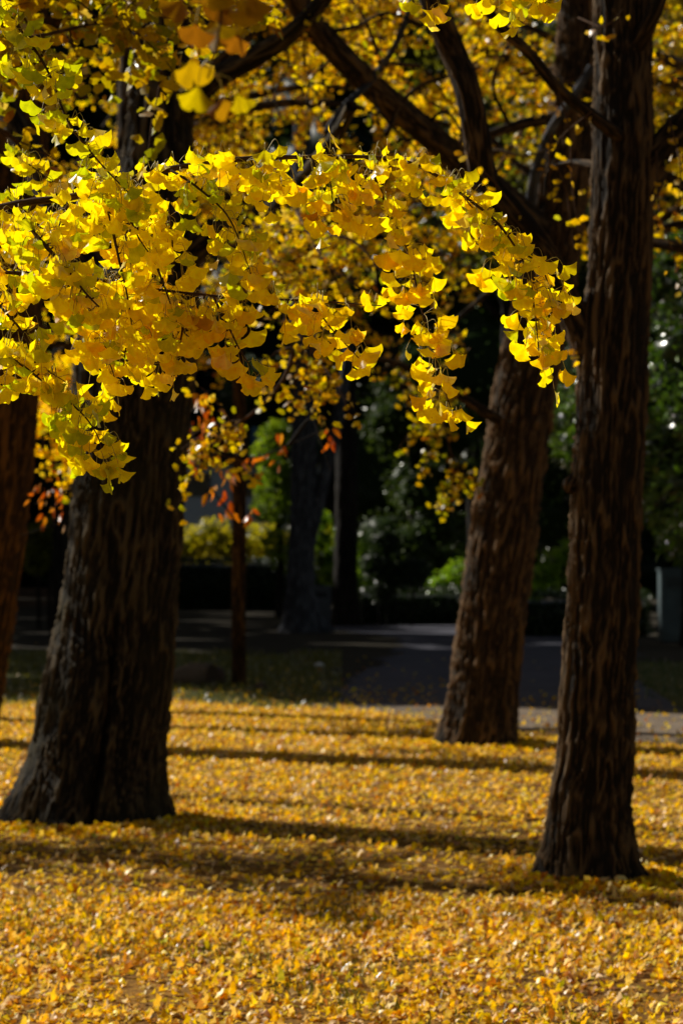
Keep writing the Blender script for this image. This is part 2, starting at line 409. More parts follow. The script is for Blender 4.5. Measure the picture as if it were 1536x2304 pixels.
# far grass strip on the left, sunlit, and the path
def gp(l): return [G(*p)[:2] for p in l]
sheet('grass_verge', gp([(-1500, 1800), (700, 1800), (760, 1580), (740, 1540), (700, 1500), (600, 1475), (330, 1462), (-1500, 1462)]), .003, M_grass, label='thin grass verge behind the leaf covered lawn', cat='grass', res=.35)
sheet('grass_slope', gp([(1400, 1510), (1440, 1492), (2400, 1492), (2400, 1640), (1536, 1600)]), .012, M_grass, label='shaded grass at the right beyond the path', cat='grass')
sheet('gravel_edge', gp([(640, 1606), (690, 1580), (1100, 1583), (1600, 1590), (2600, 1615), (2600, 1790), (640, 1800)]), .0045, M_gravel, label='pale gravel strip along the lawn', cat='path', res=.25)
sheet('path', gp([(700, 1592), (735, 1570), (770, 1535), (850, 1495), (905, 1460), (880, 1432), (800, 1422), (660, 1412), (640, 1404), (900, 1393), (1180, 1400), (1420, 1470), (1480, 1560), (2600, 1640), (2600, 1635), (1536, 1597), (980, 1588)]), .0085, M_path, label='dark asphalt path bending behind the trees', cat='path', res=.3)

# ---------------------------------------------------------------- fallen leaves
def litter(n, xr, yr, rng, dens_edge=True, scl=(.75, 1.15), wts=(7, 6, .4, 1.8, 2.2)):
    x = rng.uniform(*xr, n); y = rng.uniform(*yr, n)
    return x, y
LIT = [ginkgo_small(.036, c, s) for s, c in enumerate([.5, .9, -.6, .3, 1.1, .1])]
LITN = [ginkgo_tpl(.036, 1.1, 7, 2, c, .14, .25, s) for s, c in enumerate([.5, 1.0, -.5, .2, .8])]
LB = Leaves(); rl = np.random.default_rng(3)
def scatter(n, yr, tp, extra=.9, maxtilt=.32):
    y = np.sqrt(rl.uniform(yr[0]**2, yr[1]**2, n)); x = rl.uniform(-1, 1, n)*(.155*y+extra)
    k = y < edge_y(x)+rl.normal(0, .35, n)+.9*noise(np.stack([x*.9, 0*x, 0*x], -1), 88)-.3
    # thin patches near the camera where grass shows
    q = np.stack([x, y*.6, 0*x], -1); pn = noise(q*1.3, 77)+.5*noise(q*4, 78)
    keep = rl.uniform(0, 1, n) < np.clip(.9-(pn > .4)*.25-(y < 9.2)*.22, 0, 1)
    k &= keep; x, y = x[k], y[k]; n = len(x)
    z = lawn_z(x, y)+rl.uniform(.001, .016, n)
    az = rl.uniform(0, 6.283, n); tilt = np.abs(rl.normal(0, maxtilt, n))
    st = rl.uniform(0, 1, n) < .22; tilt[st] = rl.uniform(.7, 1.35, st.sum())
    ta = rl.uniform(0, 6.283, n); ta[st] = np.where(rl.uniform(0, 1, st.sum()) < .7, rl.normal(2.55, .6, st.sum()), ta[st])
    nd = np.stack([np.sin(tilt)*np.cos(ta), np.sin(tilt)*np.sin(ta), np.cos(tilt)], -1)
    nd[rl.uniform(0, 1, n) < .4] *= -1
    yd = np.stack([np.cos(az), np.sin(az), rl.normal(0, .12, n)], -1)
    z[st] += .012
    LB.add_any(tp, np.stack([x, y, z], -1), yd, nd, rl.uniform(.5, 1.08, n), leafcol(n, (5, 8, .3, 5.5, 3.6), rl, .32)*[1.08, 1.03, 1.25], rl)
scatter(28000, (6.5, 11.5), LITN)
scatter(100000, (11.5, 29), LIT, 1.2)
# wide surroundings, sparser
n = 26000; x = rl.uniform(-16, 14, n); y = rl.uniform(1, 29, n); k = (np.abs(x) > .155*y+.9) & (y < edge_y(x)); x, y = x[k], y[k]; n = len(x)
LB.add_any(LIT, np.stack([x, y, lawn_z(x, y)+.01], -1), rl.normal(0, 1, (n, 3))*[1, 1, .1], rl.normal(0, .35, (n, 3))+[0, 0, 1], rl.uniform(.9, 1.5, n), leafcol(n, (7, 6, .3, 1.5, 2), rl, .25), rl)
# strays on verge, gravel and path
n = 2600; x = rl.uniform(-9, 9, n); y = edge_y(x)+rl.exponential(3.5, n)
LB.add_any(LIT, np.stack([x, y, np.full(n, .022)], -1), rl.normal(0, 1, (n, 3))*[1, 1, .1], rl.normal(0, .45, (n, 3))+[0, 0, 1], rl.uniform(.9, 1.3, n), leafcol(n, (4, 6, .5, 3, 5), rl, .3), rl)
for (bx0, by0, br, bn) in ((-1.6, 15.0, .62, 1500), (1.3, 12.2, .27, 900), (1.2, 21.2, .42, 1300)):
    an = rl.uniform(0, 6.283, bn); rr_ = br+rl.exponential(.12, bn); x = bx0+rr_*np.cos(an); y = by0+rr_*np.sin(an)
    LB.add_any(LIT, np.stack([x, y, lawn_z(x, y)+.01+.018*np.exp(-(rr_-br)/.12)*rl.uniform(0, 1, bn)], -1), rl.normal(0, 1, (bn, 3))*[1, 1, .5], rl.normal(0, .6, (bn, 3))+[0, 0, .8], rl.uniform(.8, 1.2, bn), leafcol(bn, (5, 7, .3, 3, 4), rl, .3), rl)
tag(LB.build('fallen_leaves', M_litter), 'carpet of fallen yellow ginkgo leaves over the lawn', 'leaves', kind='stuff')
# grass blades between the leaves
def blades(n, xr, yr, rng, h=(.03, .09), thr=.1, cols=((.10, .12, .02), (.22, .20, .06)), yfun=None):
    x = rng.uniform(*xr, n); y = rng.uniform(*yr, n)
    if yfun is not None: k = yfun(x, y); x, y = x[k], y[k]
    q = np.stack([x, y, 0*x], -1); k = noise(q*1.6, 91)+.6*noise(q*5, 92) > thr; x, y = x[k], y[k]; n = len(x)
    z = np.where(y < edge_y(x), lawn_z(x, y), .005); H = rng.uniform(*h, n); a = rng.uniform(0, 6.28, n); le = rng.normal(0, .35, (n, 2))*H[:, None]
    w = .0022+.00012*y
    d = np.stack([np.cos(a), np.sin(a), 0*a], -1)*w[:, None]; b = np.stack([x, y, z], -1)
    m1 = b+np.stack([le[:, 0]*.4, le[:, 1]*.4, H*.6], -1); tip = b+np.stack([le[:, 0], le[:, 1], H], -1)
    V = np.stack([b-d, b+d, m1+d*.7, m1-d*.7, tip], 1).reshape(-1, 3)
    F = (np.array([(0, 1, 2), (0, 2, 3), (3, 2, 4)])[None]+np.arange(n)[:, None, None]*5).reshape(-1, 3)
    t = rng.uniform(0, 1, n)[:, None]; c = np.array(cols[0])*(1-t)+np.array(cols[1])*t
    return V, F, np.repeat(c, 5, 0)
A = [blades(16000, (-2.6, 2.6), (7.2, 11.5), rl, (.02, .05), .2, cols=((.10, .12, .01), (.30, .24, .04))), blades(4000, (-4, 4), (12.5, 24), rl, (.02, .05), .6),
     blades(26000, (-9, 0), (25, 44), rl, (.04, .10), -.5, yfun=lambda x, y: y > edge_y(x)-.4), blades(9000, (3.6, 14), (26, 40), rl, (.05, .12), -.5, cols=((.04, .09, .02), (.07, .12, .03)), yfun=lambda x, y: x > (y*.115+.3))]
off = 0; Vs, Fs, Cs = [], [], []
for V_, F_, C_ in A: Vs.append(V_); Fs.append(F_+off); Cs.append(C_); off += len(V_)
tag(make_mesh('grass', np.vstack(Vs), np.vstack(Fs), M_green, None, {'col': np.vstack(Cs)}, False), 'short thin grass blades poking between the leaves', 'grass', kind='stuff')

# ================================================================== BIG TREES
def limb(tree, rows, r0, r1, mat, seed=0, name='limb', sides=36, amp=.010, step=.04):
    P = px_path(rows); L = np.concatenate([[0], np.cumsum(np.linalg.norm(np.diff(P, axis=0), axis=1))]); r = r0+(r1-r0)*(L/L[-1])**.8
    trunk(tree, np.hstack([P, r[:, None]]), mat, step, sides, amp, seed, name=name)
    return smooth(P, .08)
def limb3(tree, P, r0, r1, mat, seed=0, name='limb'):
    P = np.array(P, float); r = np.linspace(r0, r1, len(P))
    trunk(tree, np.hstack([P, r[:, None]]), mat, .08, 20, .008, seed, name=name)
    return smooth(P, .1)

# --- T2 : broad trunk at the left
b2 = G(205, 1850); Y2 = 15.0
t2 = thing('ginkgo_tree', (b2[0], Y2, 0), 'broadest ginkgo tree with a seam in its dark flared trunk', 'tree', 'ginkgo trees of the leaf covered lawn')
rows = [(40, 382, 1905), (58, 372, 1800), (78, 367, 1700), (95, 375, 1600), (112, 386, 1500), (132, 392, 1400), (148, 400, 1300), (158, 408, 1200), (165, 415, 1100), (168, 420, 1000), (165, 430, 880), (180, 445, 720), (230, 448, 580), (262, 440, 450), (283, 432, 300), (296, 428, 150), (303, 424, 0), (310, 415, -300), (320, 400, -700), (335, 385, -1200)]
trunk(t2, prof(rows, Y2), M_bark2, .022, 240, .022, 3, seam=[(-math.pi/2+.02, .075, .30, -1, 1.5)],
      roots=[(math.pi*.97, .5, .20, .22), (-.12, .35, .07, .12), (-1.9, .35, .06, .15), (-.9, .3, .05, .15), (1.6, .4, .12, .2)])
r2 = np.random.default_rng(21)
P2 = []
P2.append(limb(t2, [(400, 600, 15), (480, 525, 14.8), (570, 498, 14.5), (650, 440, 14.2), (740, 330, 13.9), (790, 240, 13.6)], .10, .035, M_bark2, 31))
P2.append(limb(t2, [(400, 260, 15), (480, 180, 14.8), (575, 128, 14.6), (660, 70, 14.4), (740, -20, 14.3), (800, -150, 14.3)], .085, .04, M_bark2, 32))
P2.append(limb(t2, [(280, 640, 15), (170, 520, 15.1), (95, 400, 15.2), (40, 290, 15.3), (-60, 100, 15.4)], .13, .06, M_bark2, 33))
P2.append(limb(t2, [(420, 20, 15), (480, 60, 14.7), (560, 75, 14.3), (640, 30, 14.0)], .03, .015, M_bark2, 34))
# long sprays reaching toward the camera
sp = [[(650, 440, 14.2), (690, 520, 13), (740, 600, 12.4), (800, 640, 12.2), (880, 690, 12)],
      [(570, 498, 14.5), (600, 560, 13), (640, 640, 12.3), (640, 720, 12.2), (660, 790, 12.1)],
      [(660, 790, 12.1), (640, 850, 12.1), (580, 920, 12.1), (500, 980, 12.2), (430, 1060, 12.3)],
      [(690, 520, 13), (790, 540, 12.2), (850, 600, 12.0), (900, 650, 11.9)],
      [(640, 720, 12.2), (720, 810, 12), (740, 870, 12), (700, 900, 12)]]
SP = [smooth(px_path(s), .05) for s in sp]
tb = Tubes(); LB = Leaves()
for s in SP: tb.add(s, np.linspace(.012, .004, len(s)), 6)
tw = twigs_from(SP, r2, 9, (.12, .38), .5, .8)
for s in tw: tb.add(s, np.linspace(.004, .0015, len(s)), 4)
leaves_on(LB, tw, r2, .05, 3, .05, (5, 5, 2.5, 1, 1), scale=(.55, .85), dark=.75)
tw = twigs_from(P2[:2]+P2[3:], r2, 2.5, (.2, .5), .4); 
for s in tw: tb.add(s, np.linspace(.005, .002, len(s)), 4)
leaves_on(LB, tw, r2, .07, 2, .05, (5, 4, 1.5, .3, .5), scale=(.7, 1))
tb.build('twigs', M_twig, t2)
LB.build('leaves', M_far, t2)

# --- T4 : tall trunk at the right
Y4 = 12.2; b4 = G(1320, 1980)
t4 = thing('ginkgo_tree', (b4[0], Y4, 0), 'tall upright ginkgo tree on the right with small burl and forking limb', 'tree', 'ginkgo trees of the leaf covered lawn')
rows = [(1205, 1432, 2030), (1222, 1424, 1930), (1236, 1417, 1820), (1252, 1420, 1700), (1262, 1424, 1550), (1272, 1430, 1400), (1280, 1436, 1250), (1286, 1441, 1100), (1293, 1448, 980), (1300, 1452, 860), (1306, 1458, 740), (1322, 1464, 600), (1328, 1468, 450), (1332, 1470, 300), (1335, 1468, 150), (1334, 1466, 0), (1340, 1460, -300), (1350, 1450, -800), (1360, 1440, -1300)]
trunk(t4, prof(rows, Y4), M_bark, .02, 210, .020, 7, roots=[(math.pi*1.0, .3, .07, .13), (-.2, .22, .14, .07), (-1.3, .2, .06, .10), (-2.2, .2, .05, .09), (1.7, .4, .1, .2)])
tr = smooth(np.array([[*W(1296, 1085, Y4+.0), .055], [*W(1278, 1096, Y4-.04), .042], [*W(1270, 1106, Y4-.05), .012]]), .01)
o = trunk(t4, tr, M_bark, .006, 60, .012, 77, name='burl')
P4 = []
P4.append(limb(t4, [(1345, 860, 12.2), (1300, 735, 12.2), (1255, 640, 12.15), (1205, 550, 12.1), (1140, 470, 12.0), (1090, 400, 12.0), (1070, 300, 11.95), (1050, 200, 11.9), (1015, 110, 11.9), (975, 10, 11.8), (940, -90, 11.8)], .085, .062, M_bark, 41, sides=70, amp=.014, step=.025))
P4.append(limb(t4, [(1390, 305, 12.05), (1310, 245, 11.8), (1250, 195, 11.6), (1190, 120, 11.5), (1130, 65, 11.4), (1070, -10, 11.3)], .036, .024, M_bark, 42))
P4.append(limb(t4, [(1420, 470, 12.2), (1475, 360, 12.2), (1530, 290, 12.2), (1640, 200, 12.2)], .10, .07, M_bark, 43))
P4.append(limb(t4, [(1430, 110, 12.1), (1475, 20, 12.0), (1500, -60, 12.0)], .045, .03, M_bark, 44))
P4.append(limb(t4, [(1340, 370, 12.3), (1270, 365, 12.6), (1230, 390, 12.7), (1225, 440, 12.7)], .02, .006, M_bark, 45))
tb = Tubes(); LB = Leaves(); r4 = np.random.default_rng(22)
hang = [[(1250, 195, 11.6), (1280, 290, 11.5), (1285, 400, 11.5), (1300, 520, 11.5)], [(1330, 250, 11.8), (1250, 330, 11.7), (1275, 440, 11.6), (1290, 560, 11.6)], [(1240, 300, 11.7), (1235, 380, 11.7), (1240, 450, 11.7)],
        [(1475, 340, 12.1), (1482, 470, 11.9), (1510, 560, 11.9), (1530, 640, 11.8)], [(1500, 250, 12.1), (1530, 380, 11.8), (1520, 480, 11.8)], [(1300, 40, 11.9), (1360, 60, 11.7), (1400, 20, 11.7)]]
HP = [smooth(px_path(s), .05) for s in hang]
for s in HP: tb.add(s, np.linspace(.006, .0025, len(s)), 5)
leaves_on(LB, HP, r4, .10, 2, .05, (3, 5, .4, 1.5, 2), scale=(.55, .9), dark=.85)
tw = twigs_from(P4[:1], r4, 1.2, (.2, .6), .2, .8); 
for s in tw: tb.add(s, np.linspace(.005, .002, len(s)), 4)
leaves_on(LB, tw[:6], r4, .12, 2, .05, (3, 5, .4, 1.5, 2), scale=(.6, .9))
tb.build('twigs', M_twig, t4); LB.build('leaves', M_far, t4)

# --- T3 : leaning trunk, middle right
Y3 = 21.2; b3 = G(1075, 1680)
t3 = thing('ginkgo_tree', (b3[0], Y3, 0), 'leaning ginkgo tree with ribbed brown trunk standing at the far lawn edge', 'tree', 'ginkgo trees of the leaf covered lawn')
rows = [(985, 1168, 1715), (1000, 1166, 1640), (1012, 1168, 1560), (1022, 1174, 1480), (1034, 1184, 1380), (1044, 1194, 1290), (1060, 1208, 1180), (1078, 1220, 1080), (1095, 1236, 980), (1112, 1250, 880), (1140, 1272, 760), (1170, 1296, 620), (1192, 1312, 500), (1218, 1330, 360), (1240, 1345, 200), (1258, 1355, 40), (1270, 1355, -200), (1290, 1350, -500), (1300, 1345, -900)]
trunk(t3, prof(rows, Y3), M_bark3, .03, 210, .030, 9, roots=[(math.pi, .45, .09, .16), (-2.2, .3, .05, .15), (1.2, .4, .1, .2)])
P3 = []
P3.append(limb(t3, [(1240, 560, 21.2), (1160, 470, 20.8), (1060, 385, 20.1), (950, 290, 19.4), (830, 190, 18.8), (720, 75, 18.3), (640, -40, 18.0)], .14, .09, M_bark, 51, sides=50, amp=.02))
P3.append(limb(t3, [(1190, 480, 21), (1205, 380, 20.8), (1240, 290, 20.7), (1290, 215, 20.6), (1330, 150, 20.6)], .05, .035, M_greybark, 52))
P3.append(limb(t3, [(1290, 262, 21.2), (1190, 275, 21), (1090, 305, 20.9), (990, 325, 20.8)], .06, .035, M_bark, 53))
P3.append(limb(t3, [(1150, 960, 21.1), (1095, 930, 21), (1040, 895, 20.8), (980, 860, 20.5), (900, 820, 20.3), (820, 800, 20)], .055, .02, M_bark, 54))
P3.append(limb(t3, [(735, 300, 18.4), (775, 240, 18.5), (840, 175, 18.7), (895, 90, 18.6), (930, -10, 18.5)], .035, .022, M_greybark, 55))
P3.append(limb(t3, [(1190, 390, 21), (1120, 330, 21.4), (1060, 230, 21.6), (1010, 130, 21.8)], .035, .02, M_bark, 56))
P3.append(limb(t3, [(870, 300, 18.9), (900, 235, 19.0), (950, 190, 19.0), (1020, 168, 19.0), (1080, 150, 19.0)], .025, .012, M_bark, 57))
P3.append(limb(t3, [(1200, 590, 21.2), (1120, 640, 20.8), (1060, 690, 20.5), (1000, 740, 20.3)], .04, .015, M_bark, 58))
for q_, (rw_, ra_) in enumerate([([(950, 290, 19.4), (1000, 250, 19.2), (1040, 300, 19.1), (1100, 380, 19.0)], .018), ([(830, 190, 18.8), (860, 260, 18.6), (930, 330, 18.5), (960, 400, 18.5)], .016), ([(720, 75, 18.3), (800, 60, 18.3), (870, 30, 18.3), (960, 60, 18.4)], .02),
                            ([(760, 120, 18.5), (700, 180, 18.3), (690, 260, 18.2)], .014), ([(1040, 370, 20.0), (1010, 460, 19.6), (960, 540, 19.4)], .018), ([(1150, 290, 21), (1110, 200, 20.6), (1130, 120, 20.4), (1180, 60, 20.3)], .022), ([(1060, 385, 20.1), (1100, 340, 19.9), (1180, 350, 19.8), (1250, 330, 19.8)], .02), ([(600, 40, 18.3), (650, 130, 18.2), (620, 210, 18.1), (640, 290, 18.1)], .012)]):
    limb(t3, rw_, ra_, ra_*.45, M_bark, 80+q_, sides=14, amp=.004)
tb = Tubes(); LB = Leaves(); r3 = np.random.default_rng(23)
sp = [[(1000, 870, 20.5), (960, 900, 20.2), (950, 960, 20)], [(980, 860, 20.5), (1000, 960, 20.1), (1020, 1050, 20), (1025, 1120, 20)], [(900, 820, 20.3), (905, 880, 20), (920, 930, 20)],
      [(980, 860, 20.5), (960, 920, 20.2), (975, 1000, 20.1)]]
SP = [smooth(px_path(s), .06) for s in sp]
for s in SP: tb.add(s, np.linspace(.01, .004, len(s)), 5)
tw = twigs_from(SP, r3, 8, (.15, .4), 1.2, .7)
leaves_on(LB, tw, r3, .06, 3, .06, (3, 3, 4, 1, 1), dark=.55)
for s in tw: tb.add(s, np.linspace(.004, .002, len(s)), 4)
for g_ in (P3[0][int(len(P3[0])*.35):], P3[2], P3[4], P3[5], P3[6]):
    long = twigs_from([g_], r3, 1.8, (.7, 1.9), .5, .9, bias=np.array([0, 1.7, 0]))
    for s in long: tb.add(s, np.linspace(.02, .007, len(s)), 5)
    tw = twigs_from(long, r3, 3.5, (.2, .5), .5, .9)
    for s in tw: tb.add(s, np.linspace(.005, .002, len(s)), 4)
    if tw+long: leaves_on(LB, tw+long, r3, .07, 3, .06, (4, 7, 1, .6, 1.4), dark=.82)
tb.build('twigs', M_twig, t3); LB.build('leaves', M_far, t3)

# --- T1 : ochre trunk cut by the left edge
Y1 = 21.5
t1 = thing('ginkgo_tree', (W(-134, 1675, Y1)[0], Y1, 0), 'ochre brown leaning ginkgo trunk cut off by the left edge of the picture', 'tree', 'ginkgo trees of the leaf covered lawn')
rows = [(-250, -18, 1690), (-215, 0, 1600), (-200, 14, 1500), (-182, 30, 1400), (-166, 44, 1300), (-150, 58, 1200), (-138, 68, 1100), (-128, 78, 980), (-118, 86, 860), (-105, 96, 700), (-90, 100, 500), (-75, 105, 300), (-60, 105, 50), (-40, 100, -400), (-20, 90, -900)]
trunk(t1, prof(rows, Y1), M_bark_o, .03, 150, .018, 13, roots=[(0, .4, .05, .15)])
tb = Tubes(); LB = Leaves(); r1 = np.random.default_rng(24)
P1 = [limb(t1, [(40, 200, 21.5), (120, 60, 21.3), (220, -80, 21), (330, -250, 21)], .09, .05, M_bark_o, 61), limb(t1, [(-30, 420, 21.5), (-150, 300, 21.5), (-350, 200, 21.5)], .09, .05, M_bark_o, 62)]
long = twigs_from(P1, r1, 1.5, (.6, 1.4), .4)
tw = twigs_from(long, r1, 3, (.2, .5), .5)
for s in long+tw: tb.add(s, np.linspace(.008, .003, len(s)), 4)
SPx = [smooth(px_path(q_), .06) for q_ in ([(78, 820, 21.5), (110, 880, 22), (128, 960, 22.3), (120, 1060, 22.4)], [(85, 760, 21.5), (130, 850, 22.3), (150, 960, 22.6), (140, 1040, 22.6)], [(75, 900, 21.5), (95, 950, 22.6), (100, 1020, 22.7)])]
for q_ in SPx: tb.add(q_, np.linspace(.012, .004, len(q_)), 5)
tw2 = twigs_from(SPx, r1, 9, (.15, .4), .5)
leaves_on(LB, tw2, r1, .06, 3, .06, (5, 7, 1, .6, .8))
leaves_on(LB, tw, r1, .07, 3, .06, (5, 6, 1.5, .6, .8))
tb.build('twigs', M_twig, t1); LB.build('leaves', M_far, t1)

# ================================================================== HIDDEN-TRUNK GINKGOS BEHIND (their crowns fill the top)
def back_ginkgo(x, y, H, r, label, seed, zone, n_limb=9, wts=(4, 7, 1.3, .6, 1.6), dens=1., dark=.84, low=3.6, reach=4., n_var=1.15):
    rg = np.random.default_rng(seed)
    t = thing('ginkgo_tree', (x, y, 0), label, 'tree', 'ginkgo trees beyond the lawn')
    pr = [[x+.06*math.sin(h*.7+seed), y, h, r*(1.25 if h < .3 else 1)*(1-.75*h/H)] for h in (-.1, .3, 1.2, 2.5, 4, 6, 8, H)]
    trunk(t, pr, M_bark, .08, 60, .02, seed)
    tb = Tubes(); LB = Leaves(); Ls = []
    for q in range(n_limb):
        h = rg.uniform(low, H*.85); a = zone+rg.normal(0, n_var); ln = reach*rg.uniform(.6, 1.15)
        d = np.array([math.cos(a), math.sin(a), rg.uniform(.1, .6)]); P = [np.array([x, y, h])]
        for k in range(5):
            d = d+rg.normal(0, .15, 3)-[0, 0, .06]; d /= np.linalg.norm(d); P.append(P[-1]+d*ln/5)
        Ls.append(limb3(t, P, .07, .018, M_bark, seed*10+q))
    long = twigs_from(Ls, rg, 1.5*dens, (.6, 1.5), .5, .9)
    for s in long: tb.add(s, np.linspace(.012, .005, len(s)), 4)
    tw = twigs_from(long, rg, 3.2, (.2, .55), .6, .9)
    for s in tw: tb.add(s, np.linspace(.005, .002, len(s)), 3)
    n = leaves_on(LB, tw+long, rg, .075, 3, .07, wts, dark=dark, scale=(.85, 1.25))
    tb.build('twigs', M_twig, t); LB.build('leaves', M_far, t)
    return n
cnt = []
cnt.append(back_ginkgo(W(300, 1600, 26)[0], 26, 11, .22, 'golden ginkgo tree hidden behind the broad left trunk', 101, 0.2, 16, dens=1.3, low=4.6, reach=4.5))
cnt.append(back_ginkgo(W(1370, 1600, 26.5)[0], 26.5, 11, .2, 'golden ginkgo tree hidden behind the tall right trunk', 102, math.pi*.95, 16, dens=1.3, low=4.4, reach=4.2))
cnt.append(back_ginkgo(W(1660, 1600, 22)[0], 22, 10, .2, 'golden ginkgo tree standing off the right edge of the picture', 103, math.pi, 9, low=3.2, reach=2.4))
cnt.append(back_ginkgo(W(-140, 1600, 25)[0], 25, 10, .2, 'golden ginkgo tree behind the ochre trunk at the left edge', 104, 0.1, 12, low=2.9, reach=2.6, dens=1.3))
cnt.append(back_ginkgo(-10.4, 18.7, 12, .3, 'golden ginkgo tree far off the left edge throwing a broad shade band', 105, 1.0, 26, dens=1.15, low=4.0, reach=2.2, n_var=3.0))
print('back leaves', cnt)

# ================================================================== HERO TREE (foreground branch)
HY = 5.4
th = thing('ginkgo_tree', (-2.15, HY+.1, 0), 'nearest ginkgo tree with sunlit yellow branches hanging in front from the left', 'tree', 'ginkgo trees of the leaf covered lawn')
trunk(th, [[-2.15, HY+.1, -.1, .24], [-2.15, HY+.1, .3, .2], [-2.13, HY+.1, 1.2, .17], [-2.1, HY+.15, 2.4, .16], [-2.12, HY+.2, 4, .13], [-2.2, HY+.3, 6, .08], [-2.2, HY+.3, 7.5, .03]], M_bark, .04, 90, .018, 17)
rh = np.random.default_rng(31)
HT = [ginkgo_tpl(.0445, sp_, 17, 5, cu, rp, no, s) for s, (sp_, cu, rp, no) in enumerate([(1.1, .2, .05, .10), (1.25, .3, .06, .25), (1.0, .45, .07, .16), (1.3, -.2, .05, .06), (1.15, .1, .08, .3), (.85, .7, .07, .12), (1.2, -.35, .07, .16)])]
TOPPT = W(-60, 460, 5.5)
branches = [
 # (rows, r0, r1, leaf weights, spacing, per spur)
 ([(-760, 640, 5.6), (-500, 580, 5.55), (-250, 520, 5.5), (-60, 478, 5.45), (60, 455, 5.43), (170, 440, 5.42), (260, 412, 5.42), (330, 395, 5.42), (440, 370, 5.41), (560, 355, 5.4), (700, 353, 5.4), (850, 355, 5.4), (950, 378, 5.4), (1040, 440, 5.38), (1110, 492, 5.36), (1155, 550, 5.35), (1190, 620, 5.34), (1203, 700, 5.33), (1212, 770, 5.33), (1215, 815, 5.33)], .014, .0012, (7, 1.2, 2.0, .25, .02), 'A'),
 ([(825, 357, 5.4), (850, 420, 5.38), (875, 480, 5.37), (905, 545, 5.36), (932, 620, 5.35), (950, 700, 5.34), (975, 770, 5.34), (985, 840, 5.33), (1005, 900, 5.33), (1020, 945, 5.33)], .0035, .001, (7, 3.5, .35, .3, .05), 'B'),
 ([(233, 420, 5.4), (250, 505, 5.36), (270, 600, 5.33), (292, 690, 5.31), (305, 780, 5.3)], .004, .0015, (7, 1.5, 1.5, .25, .05), 'C'),
 ([(-420, -260, 5.5), (-200, -130, 5.5), (0, 20, 5.45), (60, 90, 5.42), (112, 165, 5.4), (132, 215, 5.4), (160, 285, 5.38), (210, 345, 5.36), (260, 400, 5.33), (330, 470, 5.3)], .007, .0012, (5, .4, 5.0, .2, .02), 'D'),
 ([(-600, 560, 5.8), (-300, 600, 5.65), (0, 610, 5.5), (200, 625, 5.45), (350, 650, 5.4), (440, 664, 5.4), (560, 670, 5.4), (700, 676, 5.4), (860, 688, 5.4)], .009, .0012, (7, 2.2, .6, .3, .05), 'E'),
 ([(35, 465, 5.35), (80, 530, 5.3), (150, 610, 5.25), (200, 665, 5.2), (225, 690, 5.2)], .005, .002, (7, 1.0, 2.2, .2, .03), 'F'),
 ([(-500, 600, 5.5), (-200, 720, 5.4), (0, 795, 5.3), (80, 845, 5.28), (140, 888, 5.25), (190, 935, 5.25), (222, 985, 5.25), (236, 1035, 5.25)], .008, .001, (5.5, .5, 4.0, .1, .02), 'G'),
 ([(385, 385, 5.38), (440, 420, 5.33), (505, 480, 5.3), (545, 560, 5.28), (575, 640, 5.27)], .003, .001, (5, .8, 4.0, .2, .03), 'H'),
 ([(480, 668, 5.38), (515, 740, 5.35), (545, 800, 5.34), (580, 850, 5.34)], .003, .001, (7, 3, .3, .5, .05), 'I'),
 ([(700, 676, 5.4), (740, 735, 5.37), (785, 785, 5.36), (812, 815, 5.36)], .0025, .001, (7, 3.5, .2, .4, .05), 'J'),
 ([(410, 665, 5.4), (412, 720, 5.38), (400, 790, 5.36), (385, 850, 5.36)], .003, .001, (7, 2, .4, .4, .05), 'K'),
 ([(-60, 620, 5.4), (0, 690, 5.35), (50, 750, 5.3), (80, 810, 5.27), (150, 860, 5.25)], .004, .0012, (6, 1, 2.2, .2, .03), 'L'),
 ([(262, 400, 5.4), (300, 440, 5.5), (335, 490, 5.55), (380, 540, 5.6)], .003, .001, (6, 1.5, 1.5, .3, .05), 'M'),
 ([(150, 622, 5.5), (190, 700, 5.5), (215, 770, 5.5), (250, 830, 5.5), (265, 885, 5.5)], .003, .001, (6, 2, 1, .3, .05), 'N'),
 ([(735, 356, 5.4), (742, 410, 5.37), (748, 460, 5.36), (752, 500, 5.35)], .002, .001, (7, 2.5, .2, .4, .03), 'P'),
 ([(1165, 565, 5.36), (1215, 600, 5.38), (1240, 680, 5.4), (1245, 760, 5.4)], .002, .001, (7, 2.5, .3, .3, .03), 'R'),
 ([(560, 355, 5.4), (590, 400, 5.37), (640, 420, 5.35)], .002, .001, (7, 1.5, .8, .3, .03), 'S'),
 ([(1040, 440, 5.38), (1095, 520, 5.42), (1112, 590, 5.42)], .002, .001, (7, 1.5, 1.5, .3, .05), 'O'),
]
# extra crossing shoots in the dense mass at the left
for k in range(13):
    x0 = rh.uniform(-20, 420); y0 = rh.uniform(430, 690); d = rh.uniform(5.15, 5.75); ln = rh.uniform(120, 240); a = rh.uniform(.7, 1.9)
    x1 = x0+ln*math.cos(a); y1 = min(y0+ln*math.sin(a), 830)
    branches.append(([(x0, y0, d), ((x0+x1)/2+rh.normal(0, 15), (y0+y1)/2, d-.02), (x1, y1, d-.03)], .0028, .001, (7, 2.2, 1.3, .3, .05), 'x'))
for k in range(7):
    x0 = rh.uniform(-40, 330); y0 = rh.uniform(330, 500); d = rh.uniform(5.5, 6.1); ln = rh.uniform(80, 170); a = rh.uniform(.2, 1.9)
    branches.append(([(x0, y0, d), (x0+ln*.5*math.cos(a), y0+ln*.5*math.sin(a), d-.02), (x0+ln*math.cos(a), y0+ln*math.sin(a), d-.03)], .0028, .001, (7, 1.2, 2.6, .2, .05), 'x'))
